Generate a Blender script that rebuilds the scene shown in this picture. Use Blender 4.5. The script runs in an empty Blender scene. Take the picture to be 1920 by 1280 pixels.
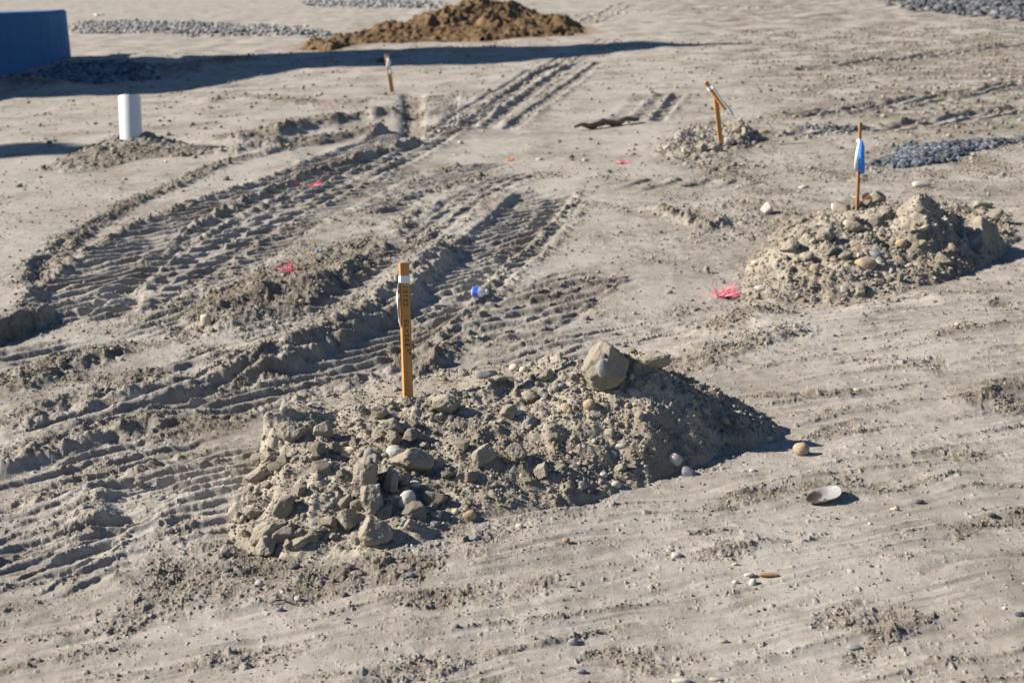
import bpy, bmesh, math, random
import numpy as np
from mathutils import Vector, Matrix

# ------------------------------------------------------------------ camera, sky, sun, exposure
sc = bpy.context.scene
COL = sc.collection
FPX = 2667.0                       # focal length in pixels of the 1920 px wide photograph
CAM_H = 1.62
PITCH = math.atan(709 / FPX)
ROLL = math.radians(2.0)
_fw = np.array([0, math.cos(PITCH), -math.sin(PITCH)])
_u0 = np.array([0, math.sin(PITCH), math.cos(PITCH)])
_x = np.array([1.0, 0, 0])
UPV = _u0 * math.cos(ROLL) + _x * math.sin(ROLL)
RIV = _x * math.cos(ROLL) - _u0 * math.sin(ROLL)
CAMP = np.array([0, 0, CAM_H])
cd = bpy.data.cameras.new('camera'); cam = bpy.data.objects.new('camera', cd); COL.objects.link(cam)
m = Matrix(((RIV[0], UPV[0], -_fw[0], 0), (RIV[1], UPV[1], -_fw[1], 0), (RIV[2], UPV[2], -_fw[2], CAM_H), (0, 0, 0, 1)))
cam.matrix_world = m
cd.sensor_width = 36.0; cd.lens = FPX / 1920 * 36.0
cd.clip_start = 0.05; cd.clip_end = 2000
cd.dof.use_dof = True; cd.dof.focus_distance = 4.15; cd.dof.aperture_fstop = 5.2; cd.dof.aperture_blades = 9
sc.camera = cam

SUN_EL = math.radians(33.0)
SUN_DIR2 = (-math.cos(math.radians(1)), math.sin(math.radians(1)))     # towards the sun on the ground: left, a little beyond
to_sun = Vector((SUN_DIR2[0] * math.cos(SUN_EL), SUN_DIR2[1] * math.cos(SUN_EL), math.sin(SUN_EL)))
w = bpy.data.worlds.new('World'); sc.world = w; w.use_nodes = True
nt = w.node_tree; nt.nodes.clear()
sky = nt.nodes.new('ShaderNodeTexSky'); sky.sky_type = 'NISHITA'; sky.sun_disc = False
sky.sun_elevation = SUN_EL
sky.sun_rotation = math.atan2(to_sun.x, to_sun.y)
sky.air_density = 1.0; sky.dust_density = 0.0; sky.ozone_density = 5.0
bg = nt.nodes.new('ShaderNodeBackground'); bg.inputs['Strength'].default_value = 0.05
wo = nt.nodes.new('ShaderNodeOutputWorld')
nt.links.new(sky.outputs[0], bg.inputs[0]); nt.links.new(bg.outputs[0], wo.inputs[0])
sl = bpy.data.lights.new('sun', 'SUN'); sl.energy = 5.0; sl.angle = math.radians(0.5); sl.color = (1.0, 0.90, 0.775)
so = bpy.data.objects.new('sun', sl); COL.objects.link(so)
so.rotation_euler = to_sun.to_track_quat('Z', 'Y').to_euler()
sc.view_settings.view_transform = 'Standard'; sc.view_settings.look = 'None'
sc.view_settings.exposure = 0.92; sc.view_settings.gamma = 1.0
sc.render.engine = 'CYCLES'
sc.cycles.max_bounces = 6; sc.cycles.diffuse_bounces = 3
sc.cycles.use_denoising = True

# ------------------------------------------------------------------ pixels <-> ground
def ray(px, py):
    d = _fw + RIV * ((px - 960) / FPX) + UPV * ((640 - py) / FPX)
    return d
def p2g(px, py, z=0.0):
    d = ray(px, py); t = (z - CAM_H) / d[2]
    return CAMP + d * t
def poly(pts, z=0.0):
    return np.array([p2g(p[0], p[1], p[2] if len(p) > 2 else z)[:2] for p in pts])
def depth_at(P):
    return float(np.dot(np.array(P) - CAMP, _fw))

# ------------------------------------------------------------------ noise on arrays
def h2(ix, iy, seed):
    a = ix.astype(np.int32).view(np.uint32) * np.uint32(374761393) + iy.astype(np.int32).view(np.uint32) * np.uint32(668265263) + np.uint32((seed * 974634777) & 0xFFFFFFFF)
    a = (a ^ (a >> np.uint32(13))) * np.uint32(1274126177)
    a = (a ^ (a >> np.uint32(16))) * np.uint32(2246822519)
    a = a ^ (a >> np.uint32(15))
    return (a & np.uint32(0xFFFFFF)).astype(np.float32) / np.float32(0xFFFFFF)
def noise2(x, y, seed=0):
    x = np.asarray(x, np.float64); y = np.asarray(y, np.float64)
    ix = np.floor(x); iy = np.floor(y)
    fx = (x - ix).astype(np.float32); fy = (y - iy).astype(np.float32)
    ux = fx * fx * fx * (fx * (fx * 6 - 15) + 10); uy = fy * fy * fy * (fy * (fy * 6 - 15) + 10)
    def g(ox, oy):
        a = h2(ix + ox, iy + oy, seed) * np.float32(2 * math.pi)
        return np.cos(a) * (fx - ox) + np.sin(a) * (fy - oy)
    a = g(0, 0); b = g(1, 0); c = g(0, 1); d = g(1, 1)
    return ((a + (b - a) * ux) + ((c + (d - c) * ux) - (a + (b - a) * ux)) * uy) * np.float32(1.5)
def fbm2(x, y, seed=0, octv=4, gain=0.5):
    s = 0; a = 1.0
    for i in range(octv):
        s = s + a * noise2(x * 2.03 ** i, y * 2.03 ** i, seed + i * 17); a *= gain
    return s
def h3(ix, iy, iz, seed):
    return h2(ix + iz * 131.0, iy + iz * 311.0, seed)
def noise3(p, seed=0):
    ip = np.floor(p); f = p - ip; u = f * f * (3 - 2 * f)
    r = 0
    for dx in (0, 1):
        for dy in (0, 1):
            for dz in (0, 1):
                v = h3(ip[:, 0] + dx, ip[:, 1] + dy, ip[:, 2] + dz, seed) * 2 - 1
                wt = (u[:, 0] if dx else 1 - u[:, 0]) * (u[:, 1] if dy else 1 - u[:, 1]) * (u[:, 2] if dz else 1 - u[:, 2])
                r = r + v * wt
    return r
def sst(a, b, x):
    t = np.clip((x - a) / (b - a), 0, 1); return t * t * (3 - 2 * t)
def bumps(x, y, cell, seed, prob, rmin=0.22, rmax=0.48, flat=0.75, angular=.6):
    """crumbs lying on the ground: one lump, rounded or chipped, per cell where the dice allow"""
    gx = x / cell; gy = y / cell
    n1 = noise2(gx * 2.1, gy * 2.1, seed + 5); n2 = noise2(gx * 2.1 + 31, gy * 2.1, seed + 6); n3 = noise2(gx * 5.3 + 3, gy * 5.3, seed + 7)
    wx = gx + 0.16 * n1 + .06 * n3; wy = gy + 0.16 * n2 - .06 * n3
    wx = wx.astype(np.float32); wy = wy.astype(np.float32)
    ix = np.floor(wx); iy = np.floor(wy)
    out = np.zeros(x.shape, np.float32)
    prob = np.asarray(prob, np.float32)
    for dx in (-1, 0, 1):
        for dy in (-1, 0, 1):
            cx = ix + dx; cy = iy + dy
            r0 = h2(cx, cy, seed)
            px = wx - cx - 0.15 - 0.7 * h2(cx, cy, seed + 1); py = wy - cy - 0.15 - 0.7 * h2(cx, cy, seed + 2)
            rr = rmin + (rmax - rmin) * h2(cx, cy, seed + 3) ** 2
            q = h2(cx, cy, seed + 4)
            an = 0.65 + 0.7 * q; px = px * an; py = py / an
            hh = np.sqrt(np.maximum(rr * rr - px * px - py * py, 0))
            if angular:
                th = q * np.float32(37.0); c = np.cos(th); s_ = np.sin(th)
                lx = px * c + py * s_; ly = py * c - px * s_
                d = np.maximum(np.maximum(np.abs(lx), np.abs(ly) * .9 + .3 * lx), np.abs(.6 * ly - .7 * lx) * 1.05)
                ha = np.clip((rr - d) * 2.2, 0, rr * .85) * (1 + .55 * lx / rr + .25 * ly / rr)
                hh = np.where(h2(cx, cy, seed + 8) < angular, ha, hh)
            out = np.maximum(out, hh * (flat * (r0 < prob)))
    return out * (1 + .35 * n3) * np.float32(cell)

# ------------------------------------------------------------------ distances to lines and outlines
def line_dist(x, y, P):
    """distance, signed side (left positive) and length along a polyline"""
    best = np.full(x.shape, 1e9, np.float32); side = np.zeros(x.shape, np.float32); arc = np.zeros(x.shape, np.float32)
    s0 = 0.0; n = len(P) - 1
    for i in range(n):
        a = P[i]; b = P[i + 1]; d = b - a; L = math.hypot(*d); d = d / L
        rx = x - a[0]; ry = y - a[1]
        t0 = rx * d[0] + ry * d[1]
        t = np.clip(t0, 0, L)
        ex = rx - d[0] * t; ey = ry - d[1] * t
        dd = np.sqrt(ex * ex + ey * ey)
        mk = dd < best
        best = np.where(mk, dd, best)
        side = np.where(mk, np.where(d[0] * ry - d[1] * rx > 0, 1, -1), side)
        tt = t0 if n == 1 else (np.minimum(t0, L) if i == 0 else (np.maximum(t0, 0) if i == n - 1 else t))
        arc = np.where(mk, s0 + tt, arc)
        s0 += L
    return best, side, arc, s0
def smooth_line(P, n=3):
    for _ in range(n):
        Q = [P[0]]
        for a, b in zip(P[:-1], P[1:]):
            Q += [a * 0.75 + b * 0.25, a * 0.25 + b * 0.75]
        Q.append(P[-1]); P = np.array(Q)
    return P
def poly_sd(x, y, P):
    """signed distance to a closed outline, positive inside"""
    best = np.full(x.shape, 1e9, np.float32); ins = np.zeros(x.shape, bool)
    n = len(P)
    for i in range(n):
        a = P[i]; b = P[(i + 1) % n]; d = b - a; L2 = d[0] ** 2 + d[1] ** 2
        rx = x - a[0]; ry = y - a[1]
        t = np.clip((rx * d[0] + ry * d[1]) / L2, 0, 1)
        best = np.minimum(best, np.hypot(rx - d[0] * t, ry - d[1] * t))
        c = (a[1] > y) != (b[1] > y)
        if a[1] != b[1]:
            xi = a[0] + (y - a[1]) / (b[1] - a[1]) * (b[0] - a[0])
            ins ^= c & (x < xi)
    return np.where(ins, best, -best)

# ------------------------------------------------------------------ ridges, wheel tracks, banks (outlines read off the ground)
RIDGES = [   # points, height, width left, width right, lumpiness
    ([(470, 697), (540, 668), (620, 630), (700, 592), (770, 553), (800, 505), (860, 455)], .13, .26, .05, .3),
    ([(0, 735), (100, 690), (180, 668), (250, 640)], .05, .22, .09, .9),
    ([(0, 800), (90, 770), (180, 740), (280, 715), (360, 705)], .05, .2, .09, .9),
    ([(0, 870), (80, 830), (170, 800), (300, 770), (350, 758)], .035, .2, .09, .9),
    ([(0, 960), (90, 925), (160, 905)], .05, .14, .06, 1),
    ([(160, 1060), (185, 1000), (170, 960), (210, 915), (300, 885), (370, 830)], .03, .12, .05, .8),
    ([(700, 740), (760, 700), (810, 665), (850, 630)], .06, .10, .06, 1),
    ([(330, 440), (430, 390), (520, 345), (600, 318), (700, 285), (790, 262)], .09, .07, .05, .8),
    ([(100, 490), (160, 430), (240, 378), (330, 342), (420, 308), (520, 280), (640, 258)], .035, .10, .06, 1),
    ([(430, 264), (520, 246), (600, 230), (680, 217), (750, 208)], .15, .35, .20, 1),
    ([(400, 292), (480, 280), (560, 266), (640, 255), (720, 240)], .12, .2, .14, .9),
    ([(380, 262), (470, 248), (560, 230)], .05, .3, .12, .8),
    ([(380, 188), (470, 180), (560, 190), (640, 190), (720, 180)], .05, .3, .2, 1),
    ([(280, 140), (400, 118), (490, 112)], .22, .9, .6, .5),
    ([(0, 152), (60, 156), (110, 160)], .18, .6, .3, .8),
    ([(1230, 380), (1280, 400), (1330, 418), (1350, 400)], .07, .10, .08, 1),
    ([(690, 400), (760, 372), (830, 350), (900, 332)], .03, .14, .08, .9),
    ([(740, 430), (760, 400), (820, 380)], .03, .1, .06, .9),
    ([(1330, 630), (1400, 590), (1480, 560)], .03, .2, .15, .8),
    ([(1800, 790), (1860, 770), (1930, 745)], .03, .1, .05, .4),
    ([(1270, 720), (1340, 690), (1430, 660), (1520, 640)], .03, .2, .12, .6),
    ([(1220, 1100), (1260, 1080), (1300, 1075)], .015, .08, .05, 1),
    ([(190, 1215), (250, 1190), (300, 1175)], .02, .06, .04, .5),
    ([(240, 270), (250, 255)], .0, .1, .1, .1),
    ([(766, 250), (765, 215), (766, 172)], -.10, .09, .09, .3),
    ([(783, 246), (783, 215), (784, 172)], -.10, .09, .09, .3),
]
TRACKS = [   # points, width, depth, lug pitch, lug direction (degrees from across), lug height, berm left, berm right, rows of separate lugs
    ([(150, 602), (162, 540), (225, 478), (312, 425), (412, 378), (508, 345), (610, 312), (715, 265), (785, 235)], .54, .03, .115, 42, .030, .03, .015, 0),
    ([(190, 595), (300, 525), (410, 450), (520, 392), (640, 335), (760, 280), (860, 225), (960, 160), (1080, 98), (1150, 70)], .42, .02, .125, 45, .028, .012, .02, 2),
    ([(330, 565), (450, 480), (560, 412), (660, 362), (780, 305)], .30, .008, .10, 40, .016, .0, .012, 0),
    ([(240, 640), (330, 590), (420, 520)], .30, .006, .10, 48, .018, .0, .0, 0),
    ([(300, 770), (420, 730), (500, 705), (620, 665), (720, 620), (800, 560), (860, 500), (930, 440), (990, 390), (1030, 350)], .42, .045, .095, 40, .022, .01, .035, 0),
    ([(440, 655), (540, 612), (650, 566), (740, 510), (800, 450)], .30, .008, .09, 35, .014, .0, .0, 0),
    ([(690, 705), (780, 640), (850, 578), (930, 508), (1000, 440), (1070, 365)], .20, .018, .09, 45, .018, .012, .02, 0),
    ([(690, 405), (780, 352), (860, 315), (940, 292)], .34, .008, .11, 40, .018, .01, .01, 0),
    ([(760, 450), (840, 395), (920, 345), (1000, 312)], .26, .010, .11, 45, .018, .012, .015, 2),
    ([(880, 645), (960, 592), (1050, 546), (1130, 498)], .46, .006, .15, 32, .020, .006, .006, 3),
    ([(930, 690), (1060, 632), (1200, 602), (1290, 592)], .40, .006, .13, 28, .014, .004, .004, 3),
    ([(-80, 692), (20, 668), (120, 645), (220, 622)], .40, .02, .10, 45, .024, .01, .01, 2),
    ([(500, 640), (410, 690), (300, 732), (150, 775), (0, 820)], .46, .012, .16, 52, .022, .01, .01, 3),
    ([(420, 770), (280, 815), (140, 870), (0, 920), (-100, 950)], .40, .02, .095, 42, .018, .015, .015, 2),
    ([(470, 800), (425, 860), (390, 930), (355, 1010), (300, 1085)], .52, .015, .075, 30, .014, .015, .008, 0),
    ([(340, 880), (210, 945), (90, 1035), (-60, 1130)], .50, .015, .085, 40, .016, .012, .012, 0),
    ([(270, 1010), (160, 1065), (40, 1130), (-60, 1200)], .38, .012, .085, 46, .014, .01, .01, 3),
    ([(1140, 350), (1230, 338), (1330, 336), (1440, 342)], .46, .012, .20, 58, .020, .008, .01, 0),
    ([(815, 240), (822, 205), (832, 172)], .40, .02, .19, 40, .035, .02, .02, 0),
    ([(862, 236), (935, 187), (982, 152), (1060, 112)], .16, .04, .2, 45, .02, .03, .02, 0),
    ([(905, 238), (970, 190), (1020, 152), (1090, 112)], .14, .035, .2, 45, .02, .02, .02, 0),
    ([(950, 240), (1010, 195), (1060, 158), (1130, 112)], .14, .025, .2, 45, .02, .02, .02, 2),
    ([(1150, 222), (1178, 200), (1205, 172)], .14, .006, .2, 50, .012, .012, .012, 0),
    ([(1196, 222), (1218, 200), (1245, 168)], .14, .015, .2, 50, .02, .03, .02, 0),
    ([(1228, 222), (1252, 196), (1276, 168)], .14, .04, .2, 50, .02, .02, .02, 0),
    ([(1090, 45), (1140, 22), (1180, 4)], .5, .03, .5, 50, .05, .05, .05, 0),
    ([(1000, 30), (1200, 20), (1500, 12)], .8, .05, .3, 50, .05, .06, .05, 0),
    ([(1480, 215), (1600, 200), (1780, 178), (1960, 150)], .5, .03, .2, 50, .035, .05, .05, 0),
    ([(1440, 250), (1600, 242), (1760, 226), (1960, 195)], .45, .03, .2, 50, .03, .04, .04, 0),
    ([(1500, 130), (1700, 105), (1960, 80)], .5, .03, .25, 50, .04, .05, .05, 0),
]
RIDGES = [(smooth_line(poly(p), 2), *r) for p, *r in RIDGES]
TRACKS = [(smooth_line(poly(p), 2), *r) for p, *r in TRACKS]
# raised ground left of the big curved track, ending in a broken bank
BANK = smooth_line(poly([(-260, 700), (-100, 662), (0, 628), (60, 606), (100, 590), (92, 572), (64, 545), (56, 522), (72, 492), (105, 464), (160, 428), (240, 374), (330, 338), (430, 303), (560, 272)]), 1)
# terrace on the right that falls to the flat floor behind the mound
TERR = smooth_line(poly([(700, 800), (1000, 720), (1280, 640), (1420, 585), (1700, 560), (2200, 540)]), 2)
WORKED = poly([(60, 640), (300, 520), (560, 400), (860, 250), (1010, 330), (900, 520), (760, 700), (480, 880), (200, 980), (-80, 1010), (-80, 700)])
BROKEN = poly([(1270, 640), (1300, 560), (1390, 470), (1230, 400), (1260, 370), (1480, 400), (1480, 560), (1400, 610)])
SKIRT = poly([(330, 1000), (430, 1030), (560, 1080), (700, 1085), (850, 1050), (1050, 990), (1180, 950), (1120, 1000), (900, 1085), (720, 1150), (560, 1185), (330, 1180), (190, 1215), (240, 1100)])
BROWN = poly([(1230, 300), (1420, 130), (1700, 70), (2000, 60), (2000, 540), (1500, 560), (1390, 480), (1200, 420)])
STREAK_D = p2g(1920, 962) - p2g(1100, 1088); STREAK_D = STREAK_D[:2] / np.linalg.norm(STREAK_D[:2])

MOUNDS = {
 'main': dict(foot=[(428, 1036), (455, 1062), (540, 1086), (680, 1092), (800, 1068), (900, 1030), (1050, 1000), (1150, 965), (1300, 922), (1420, 876), (1470, 846), (1400, 800),
                    (1300, 770), (1100, 760), (900, 770), (720, 795), (600, 830), (520, 880), (470, 960), (436, 1005)],
              crest=[(500, 806, .235), (560, 806, .225), (640, 803, .20), (740, 798, .20), (840, 773, .21), (950, 744, .23), (1030, 733, .25), (1090, 727, .27), (1200, 702, .32), (1180, 690, .335),
                     (1080, 702, .29), (960, 708, .235), (860, 728, .205), (765, 744, .205), (660, 763, .20), (560, 785, .20)],
              closed=True, lump=.038, power=.85),
 'right': dict(foot=[(1385, 548), (1440, 566), (1560, 566), (1680, 552), (1780, 515), (1860, 478), (1915, 436), (1895, 393), (1740, 372), (1600, 380), (1470, 405), (1405, 470)],
               crest=[(1450, 455, .12), (1490, 436, .18), (1530, 415, .22), (1570, 404, .23), (1612, 396, .22), (1650, 374, .29), (1728, 350, .375), (1755, 368, .29), (1795, 404, .13), (1842, 388, .235), (1865, 405, .17)],
               closed=False, lump=.055, power=.95),
 'stake': dict(foot=[(1222, 288), (1260, 302), (1330, 300), (1400, 282), (1432, 255), (1400, 232), (1330, 222), (1260, 240)],
               crest=[(1262, 268, .05), (1290, 248, .08), (1330, 234, .10), (1385, 223, .15), (1402, 238, .11), (1385, 258, .06)],
               closed=False, lump=.05, power=.9),
 'pipe': dict(foot=[(70, 322), (140, 324), (230, 308), (300, 298), (400, 292), (385, 276), (320, 258), (270, 246), (200, 254), (140, 284)],
              crest=[(130, 300, .03), (190, 276, .075), (238, 259, .11), (275, 243, .165), (308, 262, .07)],
              closed=False, lump=.03, power=.9),
 'ridge': dict(foot=[(325, 598), (380, 628), (470, 618), (560, 590), (660, 545), (760, 478), (740, 430), (600, 450), (480, 478), (380, 540)],
               crest=[(390, 572, .06), (450, 540, .09), (520, 518, .11), (580, 508, .12), (640, 492, .10), (700, 460, .06)],
               closed=False, lump=.03, power=1.0),
 'straw': dict(metres=1, dy=3.0, foot=[(-4.1, 31), (-3.3, 30.1), (-1.8, 29.7), (-.2, 29.3), (1.4, 29.8), (1.9, 31.5), (2.0, 35), (.5, 38), (-1.5, 37), (-3.2, 33)],
               crest=[(-3.5, 31.0, .18), (-2.8, 31.4, .30), (-2.3, 31.6, .28), (-1.7, 32.0, .45), (-1.3, 33, .58), (-.7, 34, .72), (.3, 34.8, .66), (1.0, 35, .3), (1.5, 34.6, .14)],
               closed=False, lump=.2, power=.8),
 'clump': dict(foot=[(572, 90), (620, 94), (655, 86), (640, 76), (590, 76)],
               crest=[(595, 74, .2), (618, 64, .34), (640, 76, .2)], closed=False, lump=.1, power=.7),
}
for k, M in MOUNDS.items():
    M['F'] = np.array(M['foot']) if 'metres' in M else poly(M['foot']); M['C'] = np.array(M['crest'])[:, :2] if 'metres' in M else poly(M['crest']); M['Z'] = [c[2] for c in M['crest']]
    if 'dy' in M: M['F'][:, 1] += M['dy']; M['C'][:, 1] += M['dy']
    M['bb'] = (M['F'][:, 0].min() - .4, M['F'][:, 0].max() + .4, M['F'][:, 1].min() - .4, M['F'][:, 1].max() + .4)
def mound_h(M, x, y, seed=0):
    sc_ = .12 if M['lump'] < .1 else .5
    wx = x + sc_ * .16 * fbm2(x / sc_, y / sc_, 301 + seed, 3); wy = y + sc_ * .16 * fbm2(x / sc_ + 9, y / sc_, 305 + seed, 3)
    do = poly_sd(wx, wy, M['F'])
    C = M['C']
    if M['closed']:
        di = np.maximum(-poly_sd(wx, wy, C), 0)
    else:
        di = line_dist(wx, wy, C)[0]
    num = 0; den = 0
    for c, z in zip(C, M['Z']):
        wt = 1 / ((wx - c[0]) ** 2 + (wy - c[1]) ** 2 + .004 * (sc_ / .12) ** 2) ** 1.5
        num = num + wt * z; den = den + wt
    H = num / den
    dpos = np.maximum(do, 0)
    t = dpos / (dpos + di + 1e-6)
    t = t ** M['power']
    h = np.where(do > 0, H * t, do * .45)
    lum = M['lump'] * (fbm2(x / (sc_ * 1.5), y / (sc_ * 1.5), 311 + seed, 3) * .55 + .22 * fbm2(x / (sc_ * .4), y / (sc_ * .4), 317 + seed, 3))
    if M['lump'] < .1:
        cs = .17 if seed else .13
        lum = lum + bumps(x, y, cs, 331 + seed, .42, .16, .42, .24 if seed else .15, .8)
    h = h + lum * np.clip(t * 3, 0, 1) * np.where(di <= 0.001, .12, 1)
    return h

def macro(x, y):
    """height of the ground without the separate mounds, and how broken up the soil is there"""
    h = .03 * noise2(x / 2.3, y / 2.3, 11) + .015 * fbm2(x / .8, y / .8, 13, 2)
    far = sst(15, 40, y)
    h = h * (1 + 1.2 * far)
    n1 = fbm2(x / .5, y / .5, 21, 3)
    R = np.clip(.16 + .75 * n1, 0, 1) * .6
    # bank left
    bx, bs, ba, bl = line_dist(x, y, BANK)
    u = bx * bs + .03 * fbm2(x / .12, y / .12, 401, 3)
    hgt = .10 - .055 * sst(.9, 1.5, ba) - .025 * sst(2.0, 4.5, ba)
    hb = hgt * sst(-.02, .05, u) * (1 - .75 * sst(.3, 2.2, u))
    lim = sst(0, .6, bl - ba) * sst(0, .3, ba + .2)
    h = h + hb * lim
    R = np.maximum(R * (1 - .85 * sst(.05, .5, u) * lim), .8 * np.exp(-(u / .1) ** 2) * lim)
    # terrace right
    tx, ts, ta, tl = line_dist(x, y, TERR)
    u = -tx * ts + .2 * fbm2(x / .6, y / .6, 411, 3)
    h = h + .09 * sst(-.25, .45, u) - .03
    # scraped streaks in front
    a = x * STREAK_D[0] + y * STREAK_D[1]; b = -x * STREAK_D[1] + y * STREAK_D[0]
    b2 = b + .05 * fbm2(a / .5, b / .25, 423, 2)
    st = fbm2(a / 1.0, b2 / .07, 425, 3)
    fm = sst(-.5, .2, u) * (1 - sst(7, 12, y))
    h = h + .008 * st * fm
    R = R * (1 - .75 * fm) + fm * np.clip(sst(.2, .8, st) * .6 + sst(.25, .7, fbm2(a / .45, b / .22, 427, 3)) * .7, 0, 1)
    lugmask = np.clip(.75 + .9 * fbm2(x / .35, y / .35, 431, 3), 0, 1.15)
    clump = fbm2(x / .09, y / .09, 437, 3) * (1 - sst(9, 16, y)) + fbm2(x / .35, y / .6, 439, 3) * sst(9, 16, y)
    for P, hh, wl, wr, lump in RIDGES:
        mg = max(wl, wr) * 2.5
        mk = (x > P[:, 0].min() - mg) & (x < P[:, 0].max() + mg) & (y > P[:, 1].min() - mg) & (y < P[:, 1].max() + mg)
        if not mk.any(): continue
        d, s, ar, L = line_dist(x[mk], y[mk], P)
        q = d * s + .35 * wr * clump[mk]
        e = np.where(q > 0, np.exp(-(q / wl) ** 2 * 1.3), np.exp(-(q / wr) ** 2 * 1.3)) * sst(-.12, .2, ar) * sst(-.12, .2, L - ar)
        h[mk] += .6 * hh * e * np.clip(1 + .8 * lump * clump[mk], .45, 1.5)
        R[mk] = np.maximum(R[mk], e * (.7 + .3 * lump))
    for P, wd, dp, pitch, fi, lug, bl_, br_, rows in TRACKS:
        mg = wd + .4
        mk = (x > P[:, 0].min() - mg) & (x < P[:, 0].max() + mg) & (y > P[:, 1].min() - mg) & (y < P[:, 1].max() + mg)
        if not mk.any(): continue
        d, s, ar, L = line_dist(x[mk], y[mk], P)
        cl = clump[mk]
        q = d * s + .012 * cl
        ends = sst(0, .35, ar) * sst(0, .35, L - ar)
        ins = sst(-.03, .03, wd / 2 - np.abs(q))
        h[mk] -= dp * ins * ends
        for sg, bh in ((1, bl_), (-1, br_)):
            e = np.exp(-((q * sg - wd / 2 - .045) / .05) ** 2) * ends * np.clip(.75 + cl, 0, 2)
            h[mk] += .6 * bh * e
            R[mk] = np.maximum(R[mk], e * min(1, bh * 22))
        c_, s_ = math.cos(math.radians(fi)), math.sin(math.radians(fi))
        ph = (c_ * y[mk] - s_ * x[mk] + .010 * cl) / pitch
        if rows: ph = ph + .5 * np.floor(q / wd * 2 * (1 if rows == 2 else 1.5) + (0 if rows == 2 else .25))
        f = ph - np.floor(ph)
        bar = sst(.0, .20, f) * (1 - sst(.32, .72, f))
        band = sst(-.02, .02, wd / 2 - np.abs(q))
        if rows == 2: band = band * sst(.02, .05, np.abs(q)) * sst(-.01, .02, wd * .36 - np.abs(q))
        bar = bar * band * ends * np.clip(lugmask[mk] + .25, .25, 1.15)
        h[mk] += lug * bar
        R[mk] = R[mk] * (1 - .5 * ins * ends) + .2 * ins * ends
    if True:
        M = MOUNDS['ridge']; bb = M['bb']
        mk = (x > bb[0]) & (x < bb[1]) & (y > bb[2]) & (y < bb[3])
        if mk.any():
            hm = np.maximum(mound_h(M, x[mk], y[mk], 7), 0)
            h[mk] += hm; R[mk] = np.maximum(R[mk], sst(0, .03, hm))
    wk = poly_sd(x, y, WORKED)
    R = np.maximum(R, sst(-.1, .5, wk) * np.clip(.30 + .9 * fbm2(x / .33, y / .33, 447, 4), 0, .9))
    R = np.maximum(R, sst(-.15, .3, poly_sd(x, y, BROKEN)) * np.clip(.5 + .9 * fbm2(x / .3, y / .3, 449, 4), 0, .9))
    R = np.maximum(R, sst(-.1, .12, poly_sd(x, y, SKIRT)) * np.clip(.75 + .7 * fbm2(x / .2, y / .2, 451, 3), 0, 1))
    R = np.maximum(R, sst(-.6, .8, poly_sd(x, y, BROWN)) * np.clip(.40 + .8 * fbm2(x / .5, y / .7, 453, 4), 0, .85))
    far_r = sst(9, 14, y) * sst(1.0, 3.5, x - y * .06)
    R = np.maximum(R, far_r * np.clip(.45 + .9 * n1, 0, 1))
    return h.astype(np.float32), np.clip(R, 0, 1).astype(np.float32)

def detail(x, y, R, res):
    """crumbs, clods and small unevenness"""
    def fade(c): return np.clip((c / res - 2.0) / 2.0, 0, 1)
    d = .010 * fbm2(x / .14, y / .14, 51, 3) * (.25 + R) * fade(.14)
    d = d + .0028 * fbm2(x / .03, y / .03, 57, 3) * (.18 + 1.2 * R) * fade(.03)
    far = sst(6.5, 10, y)
    d = d + bumps(x, y, .17, 65, .45 * R * R * far, .15, .40, .45) * sst(.3, .7, R)
    d = d + bumps(x, y, .085, 61, .05 + .30 * R * R, .15, .36, .42) * fade(.085) * sst(.3, .75, R)
    d = d + bumps(x, y, .042, 71, .008 + .45 * R, .18, .42, .48) * fade(.042) * (.15 + .85 * sst(.15, .6, R))
    d = d + bumps(x, y, .021, 81, .03 + .6 * R, .2, .44, .55) * fade(.021)
    d = d + bumps(x, y, .0115, 91, .06 + .7 * R, .22, .45, .6) * fade(.0115)
    return d.astype(np.float32)

SEP = ['main', 'right', 'stake', 'pipe', 'straw', 'clump']
def surface(x, y):
    """top of everything made of earth, for setting things down on it"""
    x = np.asarray(x, np.float64); y = np.asarray(y, np.float64)
    h, R = macro(x, y)
    z = h.copy(); RR = R.copy()
    for i, k in enumerate(SEP):
        M = MOUNDS[k]; bb = M['bb']
        mk = (x > bb[0]) & (x < bb[1]) & (y > bb[2]) & (y < bb[3])
        if mk.any():
            hm = mound_h(M, x[mk], y[mk], i)
            z[mk] = np.maximum(z[mk], h[mk] + hm)
            RR[mk] = np.where(hm > 0, np.maximum(RR[mk], .8), RR[mk])
    z = z + detail(x, y, RR, np.full(x.shape, .003))
    return z, RR
def drop(pts):
    """where the sight lines of the given photo pixels meet the earth"""
    pts = np.array(pts, float); n = len(pts)
    D = np.array([ray(*p) for p in pts])
    t1 = (-.12 - CAM_H) / D[:, 2]
    t1 = np.where((t1 < 0) | (t1 > 90), 90, t1); t0 = np.maximum((1.25 - CAM_H) / D[:, 2], .3); t0 = np.minimum(np.where(t0 < 0, .3, t0), t1 * .98)
    K = 700
    tt = t0[:, None] + (t1 - t0)[:, None] * np.linspace(0, 1, K)[None]
    P = CAMP + D[:, None, :] * tt[:, :, None]
    z = surface(P[..., 0].ravel(), P[..., 1].ravel())[0].reshape(n, K)
    below = P[..., 2] <= z
    idx = np.where(below.any(1), below.argmax(1), K - 1)
    return P[np.arange(n), idx]

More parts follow.
